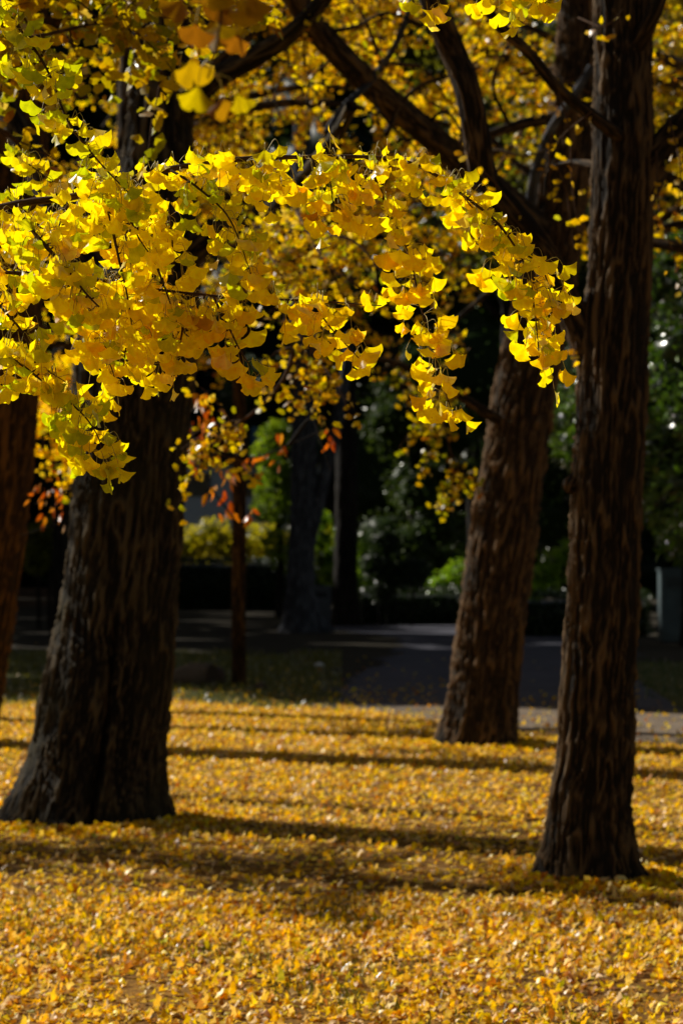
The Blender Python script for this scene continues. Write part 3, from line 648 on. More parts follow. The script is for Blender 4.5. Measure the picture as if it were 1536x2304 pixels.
def hero_branch(rows, r0, r1, wts, key):
    P = smooth(px_path(rows), .012); L = np.concatenate([[0], np.cumsum(np.linalg.norm(np.diff(P, axis=0), axis=1))])
    tb = Tubes(); r = r0+(r1-r0)*(L/L[-1])**.85
    P = P+.0025*np.stack([noise(np.stack([L*9, L*0, L*0+q], -1), 7+q) for q in range(3)], -1)
    tb.add(P, r*(1+.12*noise(np.stack([L*60, L*0, L*0], -1), 3)), 8)
    LBh = Leaves(); pet = Tubes()
    s = .02
    vis0 = 0
    pos, yd, nd, sc = [], [], [], []
    while s < L[-1]:
        p = np.array([np.interp(s, L, P[:, k]) for k in range(3)])
        t = np.array([np.interp(s+.01, L, P[:, k]) for k in range(3)])-p; t /= np.linalg.norm(t)+1e-9
        rr = np.interp(s, L, r)
        pxx = 768+FPX*p[0]/p[1]
        dens = 1. if pxx > -30 else (.18 if pxx > -420 else 0.)
        if rr > .008: dens *= .35
        if key == 'E' and 560 < pxx: dens *= .55
        if key == 'U': dens *= .62
        if rh.uniform() < dens:
            side = np.cross(t, rh.normal(0, 1, 3)); side /= np.linalg.norm(side)
            spur = p+side*(rr+.006)
            if rr > .002: tb.add(np.array([p, (p+spur)/2, spur]), [.0022, .002, .0024], 5)
            n = rh.integers(2, 5) if rr < .009 else rh.integers(1, 4)
            if key == 'U': n = min(n, 3)
            if key == 'G' and pxx > 120: n += 2
            for q in range(n):
                o = side*1.0+rh.normal(0, .8, 3)+t*.3+np.array([0, -.15, 0]); o[2] += .15; o /= np.linalg.norm(o)
                pl = rh.uniform(.026, .066)
                e = spur+o*pl*.8+np.array([0, 0, -pl*.45*rh.uniform(.3, 1.3)])
                mid = spur+o*pl*.55+np.array([0, 0, pl*.10])
                c = smooth(np.array([spur, mid, e]), .008)
                pet.add(c, .0007, 4)
                dirn = e-mid; dirn /= np.linalg.norm(dirn)
                y_ = dirn*.7+np.array([0, 0, -.55])+rh.normal(0, .28, 3)
                n_ = np.array([rh.normal(.5, .42), -.75+rh.normal(0, .35), rh.normal(-.25, .42)])
                if rh.uniform() < .26: n_ = rh.normal(0, 1, 3)
                pos.append(e); yd.append(y_); nd.append(n_); sc.append(rh.uniform(.55, .95))
        s += rh.uniform(.012, .026)
    pos = np.array(pos); n = len(pos)
    b = tb.build('branch', M_twig, th)
    if n:
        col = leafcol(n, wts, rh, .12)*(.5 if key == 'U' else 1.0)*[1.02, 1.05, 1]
        LBh.add_any(HT, pos, np.array(yd), np.array(nd), np.array(sc), col, rh)
        # petiole colour
        pv = np.vstack(pet.V); pf = np.vstack(pet.F)
        o2 = make_mesh('leaf_stalks', pv, pf, M_stalk, b)
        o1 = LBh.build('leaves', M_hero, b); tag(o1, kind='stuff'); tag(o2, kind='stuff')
    return n
m, nt, N_, L_ = newmat('leaf_stalk'); o_ = N_.new('ShaderNodeOutputMaterial'); b_ = N_.new('ShaderNodeBsdfPrincipled'); b_.inputs['Base Color'].default_value = (.5, .38, .05, 1); b_.inputs['Roughness'].default_value = .5
nz_ = N_.new('ShaderNodeTexNoise'); nz_.inputs['Scale'].default_value = 40; cr_ = N_.new('ShaderNodeValToRGB'); cr_.color_ramp.elements[0].color = (.3, .28, .04, 1); cr_.color_ramp.elements[1].color = (.62, .42, .06, 1)
L_.new(nz_.outputs['Fac'], cr_.inputs[0]); L_.new(cr_.outputs[0], b_.inputs['Base Color']); L_.new(b_.outputs[0], o_.inputs['Surface']); M_stalk = m
tot = 0
for br in branches: tot += hero_branch(*br)
# clusters hanging in at the top edge
for rows, w in (([(700, -500, 5.6), (840, -160, 5.6), (930, -60, 5.55), (958, 5, 5.55), (966, 22, 5.55)], (7, 2, .8, .2, 0)), ([(840, -420, 5.6), (1050, -120, 5.55), (1130, -40, 5.55), (1180, -10, 5.55), (1215, -12, 5.55)], (7, 2, .8, .2, 0)),
                ([(-100, -700, 3.2), (250, -350, 3.1), (450, -160, 3.05), (490, -20, 3.0), (488, 80, 3.0), (468, 175, 3.0)], (1.5, 5, .2, .5, 3.5)), ([(250, -350, 3.1), (480, -200, 3.05), (590, -100, 3.05), (606, -60, 3.05)], (1.5, 5, .2, .5, 3.5))):
    tot += hero_branch(rows, .004, .0012, w, 'T' if rows[0][2] > 4 else 'U')
print('hero leaves', tot)
# higher, more distant sprays of the same tree in the top-left corner
tb = Tubes(); LB = Leaves()
bg = [[(-700, 100, 7.0), (-300, 60, 7.8), (0, 90, 8.4), (180, 60, 8.8), (300, 20, 9)], [(-500, -100, 7.8), (-100, -40, 8.6), (120, 0, 9), (330, -40, 9.2), (430, 20, 9.2)], [(-500, 250, 7.8), (-150, 190, 8.4), (60, 180, 8.6), (200, 170, 8.8)], [(-400, 300, 8), (-100, 280, 8.4), (20, 300, 8.5), (60, 360, 8.5)], [(-350, -200, 8), (0, -90, 8.8), (250, -60, 9), (380, 60, 9.3), (330, 120, 9.3)]]
BP = [smooth(px_path(s), .06) for s in bg]
for s in BP: tb.add(s, np.linspace(.02, .005, len(s)), 6)
tw = twigs_from(BP, rh, 12, (.15, .45), .4, .8)
for s in tw: tb.add(s, np.linspace(.004, .0018, len(s)), 4)
b = tb.build('branch', M_twig, th)
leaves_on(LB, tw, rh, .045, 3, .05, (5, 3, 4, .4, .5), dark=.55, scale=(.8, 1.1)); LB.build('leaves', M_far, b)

# ================================================================== CHERRY TREE (red leaves either side of the broad trunk)
YC = 16.6
tc = thing('cherry_tree', (W(300, 1770, YC)[0], YC, 0), 'cherry tree with orange red leaves on twigs showing past the broad left trunk', 'tree')
x0 = W(300, 1770, YC)[0]
trunk(tc, [[x0, YC, -.1, .11], [x0, YC, .3, .09], [x0+.03, YC, 1.2, .08], [x0-.02, YC, 2.2, .07], [x0, YC, 3.4, .045], [x0+.1, YC, 4.3, .02]], M_darkbark, .05, 40, .006, 19)
tb = Tubes(); LB = Leaves(); rc = np.random.default_rng(41)
cb = [[(300, 860, 16.6), (380, 900, 16.2), (430, 955, 15.9), (440, 1020, 15.8), (470, 1090, 15.7), (520, 1160, 15.6), (540, 1195, 15.6), (560, 1200, 15.6)],
      [(300, 1000, 16.6), (370, 985, 16.1), (450, 990, 15.9), (560, 1030, 15.7), (650, 1000, 15.6), (735, 965, 15.6)],
      [(300, 940, 16.6), (420, 930, 15.9), (450, 905, 15.8), (470, 880, 15.8)],
      [(300, 1060, 16.6), (200, 1090, 16.7), (130, 1110, 16.8), (80, 1135, 16.8)], [(300, 900, 16.6), (190, 930, 16.8), (130, 890, 16.9)],
      [(300, 1130, 16.6), (180, 1165, 16.8), (110, 1185, 16.8), (50, 1205, 16.8)], [(680, 900, 15.4), (705, 960, 15.4), (725, 1010, 15.4), (745, 1060, 15.4)]]
cb[6] = [(650, 1000, 15.6), (700, 940, 15.5), (720, 990, 15.45), (745, 1060, 15.4)]
CP = [smooth(px_path(s), .05) for s in cb]
for s in CP: tb.add(s, np.linspace(.012, .004, len(s)), 6)
OV = [oval_tpl(.085, .45, b_) for b_ in (.15, .35, -.1)]
def cl(pts, n, sp_=14, sc=(.7, 1.1)):
    for (px, py, d) in pts:
        k = rc.poisson(n)+1
        p = np.array([W(px+rc.normal(0, sp_), py+rc.normal(0, sp_), d+rc.normal(0, .05)) for _ in range(k)])
        c = np.array([[.88, .33, .012], [.8, .22, .01], [.9, .44, .02], [.68, .15, .012]])[rc.integers(0, 4, k)]*rc.uniform(.7, 1.1, k)[:, None]
        yd = rc.normal(0, .5, (k, 3))+[0, 0, -1.]
        LB.add_any(OV, p, yd, rc.normal(0, 1, (k, 3))+[0, -.6, 0], rc.uniform(*sc, k), c, rc)
cl([(452, 895, 15.8), (432, 960, 15.9), (438, 990, 15.9), (430, 1020, 15.8), (445, 1010, 15.8), (455, 950, 15.9), (470, 940, 15.8), (430, 1050, 15.9), (495, 1110, 15.7), (520, 1145, 15.6), (505, 1165, 15.6)], 4, 12)
cl([(555, 1030, 15.7), (580, 1030, 15.7), (615, 1020, 15.6), (630, 1015, 15.6), (612, 970, 15.6), (635, 975, 15.6), (735, 985, 15.6), (745, 980, 15.6), (565, 1150, 15.6), (565, 1150, 15.6), (520, 1070, 15.7)], 2.2, 9)
cl([(130, 890, 16.9), (120, 1080, 16.8), (95, 1100, 16.8), (125, 1110, 16.8), (140, 1150, 16.8), (105, 1150, 16.8), (85, 1130, 16.8), (150, 1165, 16.8)], 3.5, 12, (.5, .9))
tb.build('branches', M_darkbark, tc); LB.build('leaves', M_cherry, tc)

# ================================================================== EVERGREENS AND SHRUBS
import bmesh
def ico(sub=3):
    bm = bmesh.new(); bmesh.ops.create_icosphere(bm, subdivisions=sub, radius=1)
    V = np.array([v.co[:] for v in bm.verts]); F = np.array([[v.index for v in f.verts] for f in bm.faces]); bm.free(); return V, F
ICO = ico(3)
def foliage(LB, centers, radii, n, size, rng, cols, tpls, core=.78, flat=.8, droop=.3, wide=.22):
    V, F = ICO
    for (c, r) in zip(centers, radii):
        r3 = np.array([r, r, r*flat])
        d = 1+.28*fbm(V*2.1+c[0], 2, int(abs(c[0]*13+c[2]*7)))[:, None]
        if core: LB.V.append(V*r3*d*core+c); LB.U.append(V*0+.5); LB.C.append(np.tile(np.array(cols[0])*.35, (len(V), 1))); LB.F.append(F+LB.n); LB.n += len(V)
        u = rng.normal(0, 1, (n, 3)); u /= np.linalg.norm(u, axis=1)[:, None]
        dd = 1+.28*fbm(u*2.1+c[0], 2, int(abs(c[0]*13+c[2]*7)))
        p = c+u*r3*(dd*(1-np.abs(rng.normal(0, wide, n))+.06))[:, None]
        yd = u+rng.normal(0, .6, (n, 3))+[0, 0, -droop]; nd = rng.normal(0, .8, (n, 3))+[.3, -.5, .4]+u*.4
        t = rng.uniform(0, 1, n)[:, None]; col = (np.array(cols[0])*(1-t)+np.array(cols[1])*t)*rng.uniform(.7, 1.2, n)[:, None]
        LB.add_any(tpls, p, yd, nd, rng.uniform(.7, 1.3, n), col, rng)
EV = [oval_tpl(.16, .5, .15), oval_tpl(.16, .45, .3)]
def evergreen(name, label, x, y, H, R, z0, seed, cols=((.02, .04, .012), (.05, .085, .02)), nc=16, n=420, tr=.3, tpls=EV, mat=M_green, bark=M_darkbark, group='evergreen trees in the shaded background', trunk_rows=None, core=.78, sc=1.0, cat='tree'):
    rg = np.random.default_rng(seed); t = thing(name, (x, y, 0), label, cat, group)
    if trunk_rows is None: trunk_rows = [[x, y, -.1, tr*1.35], [x, y, .4, tr*1.05], [x+.05, y, z0+1, tr*.85], [x-.1, y, H*.5, tr*.6], [x, y, H*.85, tr*.2]]
    trunk(t, trunk_rows, bark, .12, 48, .02, seed, roots=[(.3, .4, tr*.4, .25), (-2, .4, tr*.3, .25), (2.5, .4, tr*.4, .3)])
    LB = Leaves(); cs, rs = [], []
    for k in range(nc):
        h = rg.uniform(0, 1)**.9; zz = z0+R*.3+(H-z0-R*.45)*h; rr = R*(1-.55*h)
        a = rg.uniform(0, 6.28); q = rr*rg.uniform(.2, .75)
        cs.append(np.array([x+q*math.cos(a), y+q*math.sin(a), zz])); rs.append(R*rg.uniform(.32, .5))
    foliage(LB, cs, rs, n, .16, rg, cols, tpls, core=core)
    tb = Tubes()
    for c in cs[:10]:
        tb.add(smooth(np.array([[x, y, max(z0*.8, c[2]-R*.5)], [(x+c[0])/2, (y+c[1])/2, c[2]-R*.15], c]), .4), .06, 6)
    tb.build('limbs', bark, t)
    LB.build('crown', mat, t); return t
DK = ((.02, .04, .012), (.055, .09, .02)); MD = ((.04, .08, .015), (.09, .14, .025)); LD = ((.05, .10, .02), (.12, .17, .03)); OL = ((.10, .12, .02), (.22, .2, .03)); LG = ((.13, .27, .018), (.32, .46, .03))
# unseen evergreens added left of the view to shade path and far ground
evergreen('evergreen_tree', 'second tall evergreen added left of the view for shade, farther from the lawn', -27, 44, 19, 6.0, .8, 202, DK, 34, 400, .35)
evergreen('evergreen_tree', 'tall evergreen added far left of the view for shade, above the others', -34, 58, 24, 7.0, 1.2, 206, DK, 24, 400, .35)
evergreen('evergreen_tree', 'bushy evergreen added for shade left of the pale building', -26, 103, 11, 6.0, .5, 221, DK, 34, 350, .35)
BELT = ['at its near end', 'second from its near end', 'third from its near end', 'fourth from its near end', 'fifth from its near end', 'sixth, in its middle', 'seventh, past its middle', 'eighth, past its middle', 'fourth from its far end', 'third from its far end', 'second from its far end', 'at its far end']  # unseen row of trees added to block sun from path and ground
for k, bl in enumerate(BELT):
    y0 = 33+k*4.4; hh = 19 if k < 3 else (21 if k < 6 else 15.2)
    evergreen('evergreen_tree', 'evergreen of the added shade belt left of the view, '+bl, -17-.3*(k % 2), y0+10.6, hh, 3.9, 11 if k < 3 else .4, 260+k, DK, 26, 260, .28, group='added shade belt left of the view')
evergreen('evergreen_tree', 'slender evergreen with a high crown, added left of the view for shade', -10.6, 36.7, 13, 2.7, 8.0, 205, DK, 30, 450, .2)  # unseen tree added, crown raised so its shade lands on the path
# background rank
bgt = [(-9.5, 108, 24, 6.5, 6.0, DK, 'tall dark evergreen behind the pale building, left'), (-.5, 100, 23, 5.0, 6.5, MD, 'green leaved evergreen rising over the clipped hedge'), (4.6, 84, 22, 6.0, .9, LD, 'wide dark evergreen behind the path'),
       (9.5, 88, 23, 6.5, 1.0, LD, 'dark evergreen behind the leaning trunk'), (15.5, 84, 22, 6.5, 1.0, LD, 'dark evergreen at the far right'), (-25, 114, 24, 7, 3.0, DK, 'dark evergreen beyond the left edge trunk'),
       (2.4, 76, 8.5, 2.3, .6, LD, 'small dim evergreen right of the black trunk beyond the path'), (7.3, 66, 16, 4.2, .8, LD, 'lower dark evergreen in front of the wide one'), (22, 95, 24, 8, 1., DK, 'outermost evergreen of the right background'), (0, 130, 30, 9, 2.0, MD, 'farthest broad evergreen in the centre background'), (12, 128, 30, 9, 2., LD, 'farthest evergreen of the right background'), (-14, 135, 32, 10, 6., DK, 'farthest evergreen of the left background')]
for k, (x, y, H, R, z0, cc, lb) in enumerate(bgt): evergreen('evergreen_tree', lb, x, y, H, R, z0, 210+k, cc, 24 if H > 20 else 18, 420, .35)
# yellow-green maple-like tree top, above and behind
evergreen('broadleaf_tree', 'tall olive yellow tree behind the crossing branches at the top', 3.45, 50, 15, 3.8, 7.2, 230, OL, 22, 420, .22, mat=M_lime, group='turning trees in the background', core=0)
evergreen('broadleaf_tree', 'tall golden green tree behind the right trunks', 6.8, 47, 15, 3.6, 6.6, 231, ((.25, .2, .02), (.45, .3, .02)), 22, 420, .2, mat=M_lime, group='turning trees in the background', core=0)
evergreen('broadleaf_tree', 'bright green young tree beside the grey trunk', W(628, 1370, 74)[0], 74, 6.6, 1.0, 1.2, 232, ((.10, .18, .015), (.24, .31, .03)), 16, 300, .1, group='turning trees in the background', core=0, mat=M_lime)
# trees with grey and dark trunks near the path
Yg = 57.
gx_ = W(675, 1420, Yg)[0]
gt = thing('grey_barked_tree', (gx_, Yg, 0), 'grey barked tree with flared base and side fork beside the path', 'tree')
rows = [(632, 730, 1428), (640, 716, 1395), (642, 708, 1340), (648, 706, 1250), (652, 708, 1150), (654, 712, 1050), (655, 712, 950), (655, 708, 820), (655, 705, 600), (660, 700, 300), (665, 700, 0), (670, 695, -300)]
trunk(gt, prof(rows, Yg), M_greybark, .1, 80, .03, 25, roots=[(-.2, .35, .35, .3), (math.pi, .4, .2, .3)])
limb(gt, [(690, 1240, 57), (712, 1150, 57), (735, 1050, 57), (765, 920, 57), (790, 750, 57)], .17, .12, M_greybark, 251)
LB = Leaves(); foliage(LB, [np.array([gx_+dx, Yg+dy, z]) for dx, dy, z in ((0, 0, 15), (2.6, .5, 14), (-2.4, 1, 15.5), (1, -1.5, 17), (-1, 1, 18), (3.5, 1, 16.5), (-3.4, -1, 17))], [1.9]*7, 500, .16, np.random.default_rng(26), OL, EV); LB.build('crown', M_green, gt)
dtx = W(777, 1405, 63)[0]
dt = evergreen('evergreen_tree', 'black trunked evergreen right of the grey barked tree', dtx, 63, 18, 4.2, 6.0, 240, DK, 18, 380, .27,
               trunk_rows=[[dtx, 63, -.1, .42], [dtx, 63, .4, .36], [dtx, 63, 1.5, .31], [dtx+.03, 63, 4, .28], [dtx, 63, 9, .24], [dtx, 63, 15, .1]])
# slim straight tree in the middle
Ys = 32.2; sxp = W(537, 1540, Ys)[0]
st_ = thing('young_tree', (sxp, Ys, 0), 'slim straight young tree trunk between the broad trunk and the grey one', 'tree')
trunk(st_, [[sxp, Ys, -.1, .115], [sxp, Ys, .25, .10], [sxp, Ys, 1.6, .098], [sxp+.01, Ys, 3.2, .09], [sxp, Ys, 5, .075], [sxp+.05, Ys, 8, .04]], M_bark_o, .04, 60, .008, 27)
LB = Leaves(); tb = Tubes(); rs_ = np.random.default_rng(28); PL = []
for k in range(7):
    a = k*2.2; PL.append(smooth(np.array([[sxp, Ys, 4.6+k*.45], [sxp+.6*math.cos(a), Ys+.6*math.sin(a), 5.1+k*.5], [sxp+1.3*math.cos(a), Ys+1.3*math.sin(a), 5.4+k*.5]]), .1)); tb.add(PL[-1], np.linspace(.02, .008, len(PL[-1])), 5)
tw = twigs_from(PL, rs_, 5, (.3, .7), .4); leaves_on(LB, tw, rs_, .08, 3, .07, (4, 5, 2, .5, 1)); tb.build('limbs', M_twig, st_); LB.build('leaves', M_far, st_)
# dark trunk seen between the left trunks
dx_ = W(137, 1400, 52)[0]
evergreen('evergreen_tree', 'dark narrow trunked evergreen seen between the two left trunks', dx_, 52, 15, 3.2, 5.5, 241, DK, 14, 320, .16, trunk_rows=[[dx_, 52, -.1, .24], [dx_, 52, .5, .19], [dx_, 52, 4, .16], [dx_, 52, 8, .14], [dx_, 52, 13, .05]])

# glossy broadleaf at the right
SH = [oval_tpl(.13, .42, .2), oval_tpl(.12, .4, .05), oval_tpl(.14, .38, .35)]
gxr = W(1620, 1500, 29)[0]
ge = thing('camellia_tree', (gxr, 29, 0), 'glossy leaved evergreen tree glinting behind the tall right trunk', 'tree')
trunk(ge, [[gxr, 29, -.1, .13], [gxr, 29, .3, .1], [gxr+.05, 29, 1.6, .09], [gxr-.1, 29, 3.4, .07], [gxr, 29, 5, .03]], M_darkbark, .06, 40, .006, 29)
rg = np.random.default_rng(33); LB = Leaves(); cs = []; rs = []
for (px, py, r) in [(1500, 900, .5), (1560, 980, .6), (1500, 1040, .45), (1480, 1130, .33), (1545, 1110, .5), (1540, 1210, .3), (1620, 1150, .6), (1540, 800, .6), (1600, 700, .7), (1290, 950, .38), (1310, 1010, .3), (1350, 900, .5), (1420, 960, .5), (1650, 900, .8), (1480, 650, .5), (1530, 560, .5), (1700, 1050, .8), (1400, 1040, .4)]:
    cs.append(W(px, py, 29+rg.normal(0, .5))); rs.append(r)
foliage(LB, cs, rs, 420, .13, rg, ((.06, .14, .015), (.18, .32, .03)), SH, core=.6, wide=.3); LB.build('crown', M_shiny, ge)
tb = Tubes()
for c in cs: tb.add(smooth(np.array([[gxr, 29, max(1.2, c[2]-.9)], [(gxr+c[0])/2, 29, c[2]-.4], c]), .1), .018, 5)
tb.build('limbs', M_darkbark, ge)

# wooded rise closing the view
rgw = np.random.default_rng(71); LB = Leaves(); cs = []; rs = []
for x in np.arange(-50, 51, 4.6):
    for z in np.arange(1.5, 41, 4.3):
        cs.append(np.array([x+2.3*(int(z*10) % 2)+rgw.normal(0, .9), 140+z*.35+rgw.normal(0, 2), z+rgw.normal(0, 1)])); rs.append(rgw.uniform(4.2, 5.2))
foliage(LB, cs, rs, 230, .3, rgw, ((.02, .045, .012), (.08, .11, .02)), [oval_tpl(.42, .55, .15)], core=.92)
tag(LB.build('distant_wood', M_green), 'dark far wood closing the view behind all trees', 'wood', kind='stuff')
# hedges and shrubs
def shrub(name, label, boxes, y, seed, cols, n=900, mat=M_green, tp=None, cat='shrub', group=None, core=.85, size=1.):
    rg = np.random.default_rng(seed); LB = Leaves(); cs, rs = [], []
    for (px, py, r) in boxes: cs.append(W(px, py, y+rg.normal(0, r*.4))); rs.append(r)
    c0 = np.mean(cs, 0); t = thing(name, (c0[0], y, 0), label, cat, group)
    foliage(LB, cs, rs, n, .1, rg, cols, tp or [oval_tpl(.09*size, .5, .15)], core=core, flat=.9)
    tb = Tubes()
    for c in cs[:12]: tb.add(np.array([[c[0]*.9+c0[0]*.1, c[1], -.02], [c[0], c[1], c[2]*.6], c]), .025, 5)
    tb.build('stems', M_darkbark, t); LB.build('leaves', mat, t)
def hedge(name, label, xa, xb, y, h, dpt, seed, cols, top=None):
    rg = np.random.default_rng(seed); t = thing(name, ((xa+xb)/2, y, 0), label, 'hedge')
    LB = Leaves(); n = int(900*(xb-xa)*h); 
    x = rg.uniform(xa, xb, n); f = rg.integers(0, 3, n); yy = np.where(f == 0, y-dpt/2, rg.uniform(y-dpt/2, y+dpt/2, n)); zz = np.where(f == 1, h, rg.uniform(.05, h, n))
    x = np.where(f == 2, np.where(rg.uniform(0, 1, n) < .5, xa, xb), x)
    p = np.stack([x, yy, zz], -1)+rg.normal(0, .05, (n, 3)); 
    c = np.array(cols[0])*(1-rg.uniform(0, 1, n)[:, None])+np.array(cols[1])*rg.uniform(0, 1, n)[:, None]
    LB.add_any([oval_tpl(.08, .5, .1)], p, rg.normal(0, 1, (n, 3)), rg.normal(0, 1, (n, 3)), rg.uniform(.8, 1.4, n), c, rg)
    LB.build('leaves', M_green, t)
    gx2 = np.linspace(xa+.04, xb-.04, 60); prof_ = [(-dpt/2+.05, 0), (-dpt/2+.06, h-.25), (-dpt/2+.2, h-.15), (dpt/2-.2, h-.15), (dpt/2-.06, h-.25), (dpt/2-.05, 0)]
    V = np.array([[a, y+b+.03*noise(np.array([[a*3, b*3, c_*3]]), 5)[0], c_+.04*noise(np.array([[a*2, b, c_*2]]), 6)[0]*(c_ > 0)] for a in gx2 for b, c_ in prof_])
    k = len(prof_); F = np.array([(i*k+j, i*k+(j+1) % k, (i+1)*k+(j+1) % k, (i+1)*k+j) for i in range(59) for j in range(k)])
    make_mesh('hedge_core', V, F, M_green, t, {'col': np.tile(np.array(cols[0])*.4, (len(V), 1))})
xa, xb = W(330, 1370, 86)[0], W(735, 1370, 86)[0]
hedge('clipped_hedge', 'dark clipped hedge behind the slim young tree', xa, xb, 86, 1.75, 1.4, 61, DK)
shrub('yellow_shrub', 'yellow green shrub glowing over the dark clipped hedge', [(px, 1225+18*math.sin(px*.05), .75) for px in range(370, 740, 34)], 90, 62, ((.42, .42, .012), (.72, .55, .015)), 500, size=1.3, mat=M_lime, core=.6, group='sunlit shrubs in the background')
shrub('green_shrub', 'lime green shrub between the grey tree and the black trunk', [(725, 1215, .5), (735, 1260, .55), (745, 1295, .4), (720, 1170, .35)], 78, 63, LG, 500, mat=M_lime, core=.6, group='sunlit shrubs in the background')
shrub('green_shrub', 'lime green shrub just right of the black trunk', [(815, 1245, .3), (825, 1285, .4), (815, 1310, .35), (850, 1300, .3)], 72, 64, LG, 500, mat=M_lime, core=.6, group='sunlit shrubs in the background')
shrub('green_shrub', 'small speckled shrub with a thin stem at the path bend', [(850, 1270, .45), (890, 1300, .35), (860, 1330, .3), (930, 1290, .5), (870, 1220, .4)], 62, 65, DK, 500, group='sunlit shrubs in the background')
shrub('green_shrub', 'low bright shrub left of the leaning trunk', [(1010, 1305, .35), (1035, 1290, .4), (980, 1320, .25), (1050, 1310, .35)], 66, 66, LG, 500, mat=M_lime, core=.6, group='sunlit shrubs in the background')
shrub('green_shrub', 'bright round shrub between the leaning and the tall right trunk', [(1225, 1300, .4), (1265, 1275, .45), (1285, 1250, .4), (1200, 1325, .3), (1310, 1280, .4)], 60, 67, LG, 600, mat=M_lime, core=.6, group='sunlit shrubs in the background')
shrub('green_shrub', 'olive shrub seen between the two left trunks', [(90, 1210, .4), (110, 1240, .4), (85, 1260, .35), (115, 1190, .3)], 60, 68, ((.12, .14, .01), (.25, .25, .02)), 500, mat=M_lime, core=.6, group='sunlit shrubs in the background')
xa, xb = W(812, 1390, 64.5)[0], W(1190, 1390, 64.5)[0]
hedge('clipped_hedge', 'long low dark hedge closing the far side of the path', xa, xb, 64.5, .95, 1.2, 70, DK)
xa, xb = W(1180, 1390, 54)[0], W(1300, 1390, 54)[0]
hedge('clipped_hedge', 'low black hedge under the bright round shrub', xa-.2, xb+1.5, 54, .95, .9, 69, DK)

# ================================================================== BUILT THINGS
def plain(name, col, rough=.6, metal=0, var=.15, sc=6):
    m, nt, N, L = newmat(name); o = N.new('ShaderNodeOutputMaterial'); b = N.new('ShaderNodeBsdfPrincipled'); b.inputs['Roughness'].default_value = rough; b.inputs['Metallic'].default_value = metal
    nz = N.new('ShaderNodeTexNoise'); nz.inputs['Scale'].default_value = sc; nz.inputs['Detail'].default_value = 6; g = N.new('ShaderNodeNewGeometry'); L.new(g.outputs['Position'], nz.inputs['Vector'])
    cr = N.new('ShaderNodeValToRGB'); cr.color_ramp.elements[0].position = .3; cr.color_ramp.elements[1].position = .7
    cr.color_ramp.elements[0].color = (*[c*(1-var) for c in col], 1); cr.color_ramp.elements[1].color = (*[min(1, c*(1+var)) for c in col], 1)
    L.new(nz.outputs['Fac'], cr.inputs[0]); L.new(cr.outputs[0], b.inputs['Base Color']); L.new(b.outputs[0], o.inputs['Surface']); return m
def box(name, c, s, mat, parent, bev=.01):
    bm = bmesh.new(); bmesh.ops.create_cube(bm, size=1)
    for v in bm.verts: v.co = Vector((v.co.x*s[0], v.co.y*s[1], v.co.z*s[2]))
    if bev: bmesh.ops.bevel(bm, geom=bm.edges[:], offset=bev, segments=2, affect='EDGES')
    me = bpy.data.meshes.new(name); bm.to_mesh(me); bm.free(); me.materials.append(mat); o = bpy.data.objects.new(name, me); C.objects.link(o); o.parent = parent
    o.location = Vector(c)-(parent.location if parent else Vector()); return o
M_wall = plain('pale_render', (.66, .74, .95), .8); M_roof = plain('dark_roof', (.03, .03, .035), .7); M_glass = plain('window_glass', (.03, .045, .06), .15); M_frame = plain('window_frame', (.2, .2, .2), .5)
bx_ = W(500, 1300, 104)[0]
bd = thing('building', (bx_, 106, 0), 'pale low building with dark roof behind the hedge', 'building')
box('wall', (bx_, 106, 2.95), (9.5, 6, 5.9), M_wall, bd, .02)
box('roof', (bx_, 106, 6.05), (10.3, 6.8, .28), M_roof, bd, .03)
box('base_wall', (bx_, 102.93, 1.5), (9.5, .1, 3.0), M_roof, bd, .01)
for k in range(4):
    xx = bx_-3.6+k*2.4
    w = box('window', (xx, 102.97, 5.0), (1.5, .06, 1.0), M_frame, bd, .01); 
    p = box('pane', (xx, 102.93, 5.0), (1.36, .03, .86), M_glass, bd, 0); p.parent = w; p.location = (0, -.04, 0)
M_blue = plain('blue_paint', (.05, .16, .32), .5)
sg = thing('sign_board', (W(590, 985, 99)[0], 99, 0), 'blue board on posts in front of the pale building', 'sign')
c = W(590, 985, 99)
box('panel', (c[0], 99, c[2]), (.9, .06, .9), M_blue, sg)
for d in (-.3, .3): box('post', (c[0]+d, 99.08, (c[2]+.45)/2), (.08, .08, c[2]+.45), M_frame, sg)
# utility cabinet at right edge
M_cab = plain('cabinet_paint', (.06, .09, .10), .6, 0, .3, 3)
g = G(1530, 1448); cy = g[1]; cw = .95; chh = 165/FPX*cy
xc = W(1482, 1448, cy)[0]+cw/2
cb_ = thing('utility_cabinet', (xc, cy, 0), 'blue grey utility cabinet cut off by the right edge', 'cabinet')
box('body', (xc, cy, chh*.5+.03), (cw, .5, chh-.06), M_cab, cb_, .015)
box('cap', (xc, cy, chh+.01), (cw+.06, .56, .05), M_cab, cb_, .012)
box('plinth', (xc, cy, .04), (cw-.06, .44, .08), M_roof, cb_, .005)
for d in (-1, 1):
    dr = box('door', (xc+d*cw*.24, cy-.262, chh*.36+.05), (cw*.44, .022, chh*.56), M_cab, cb_, .006)
    hd = box('handle', (0, 0, 0), (.025, .03, .14), M_frame, cb_, .004); hd.parent = dr; hd.location = (-d*cw*.17, -.022, .08)
box('vent_panel', (xc, cy-.262, chh*.84), (cw*.92, .02, chh*.2), M_cab, cb_, .005)
for k in range(5): box('vent_slat', (xc, cy-.278, chh*.78+k*.045), (cw*.8, .014, .018), M_roof, cb_, .002)
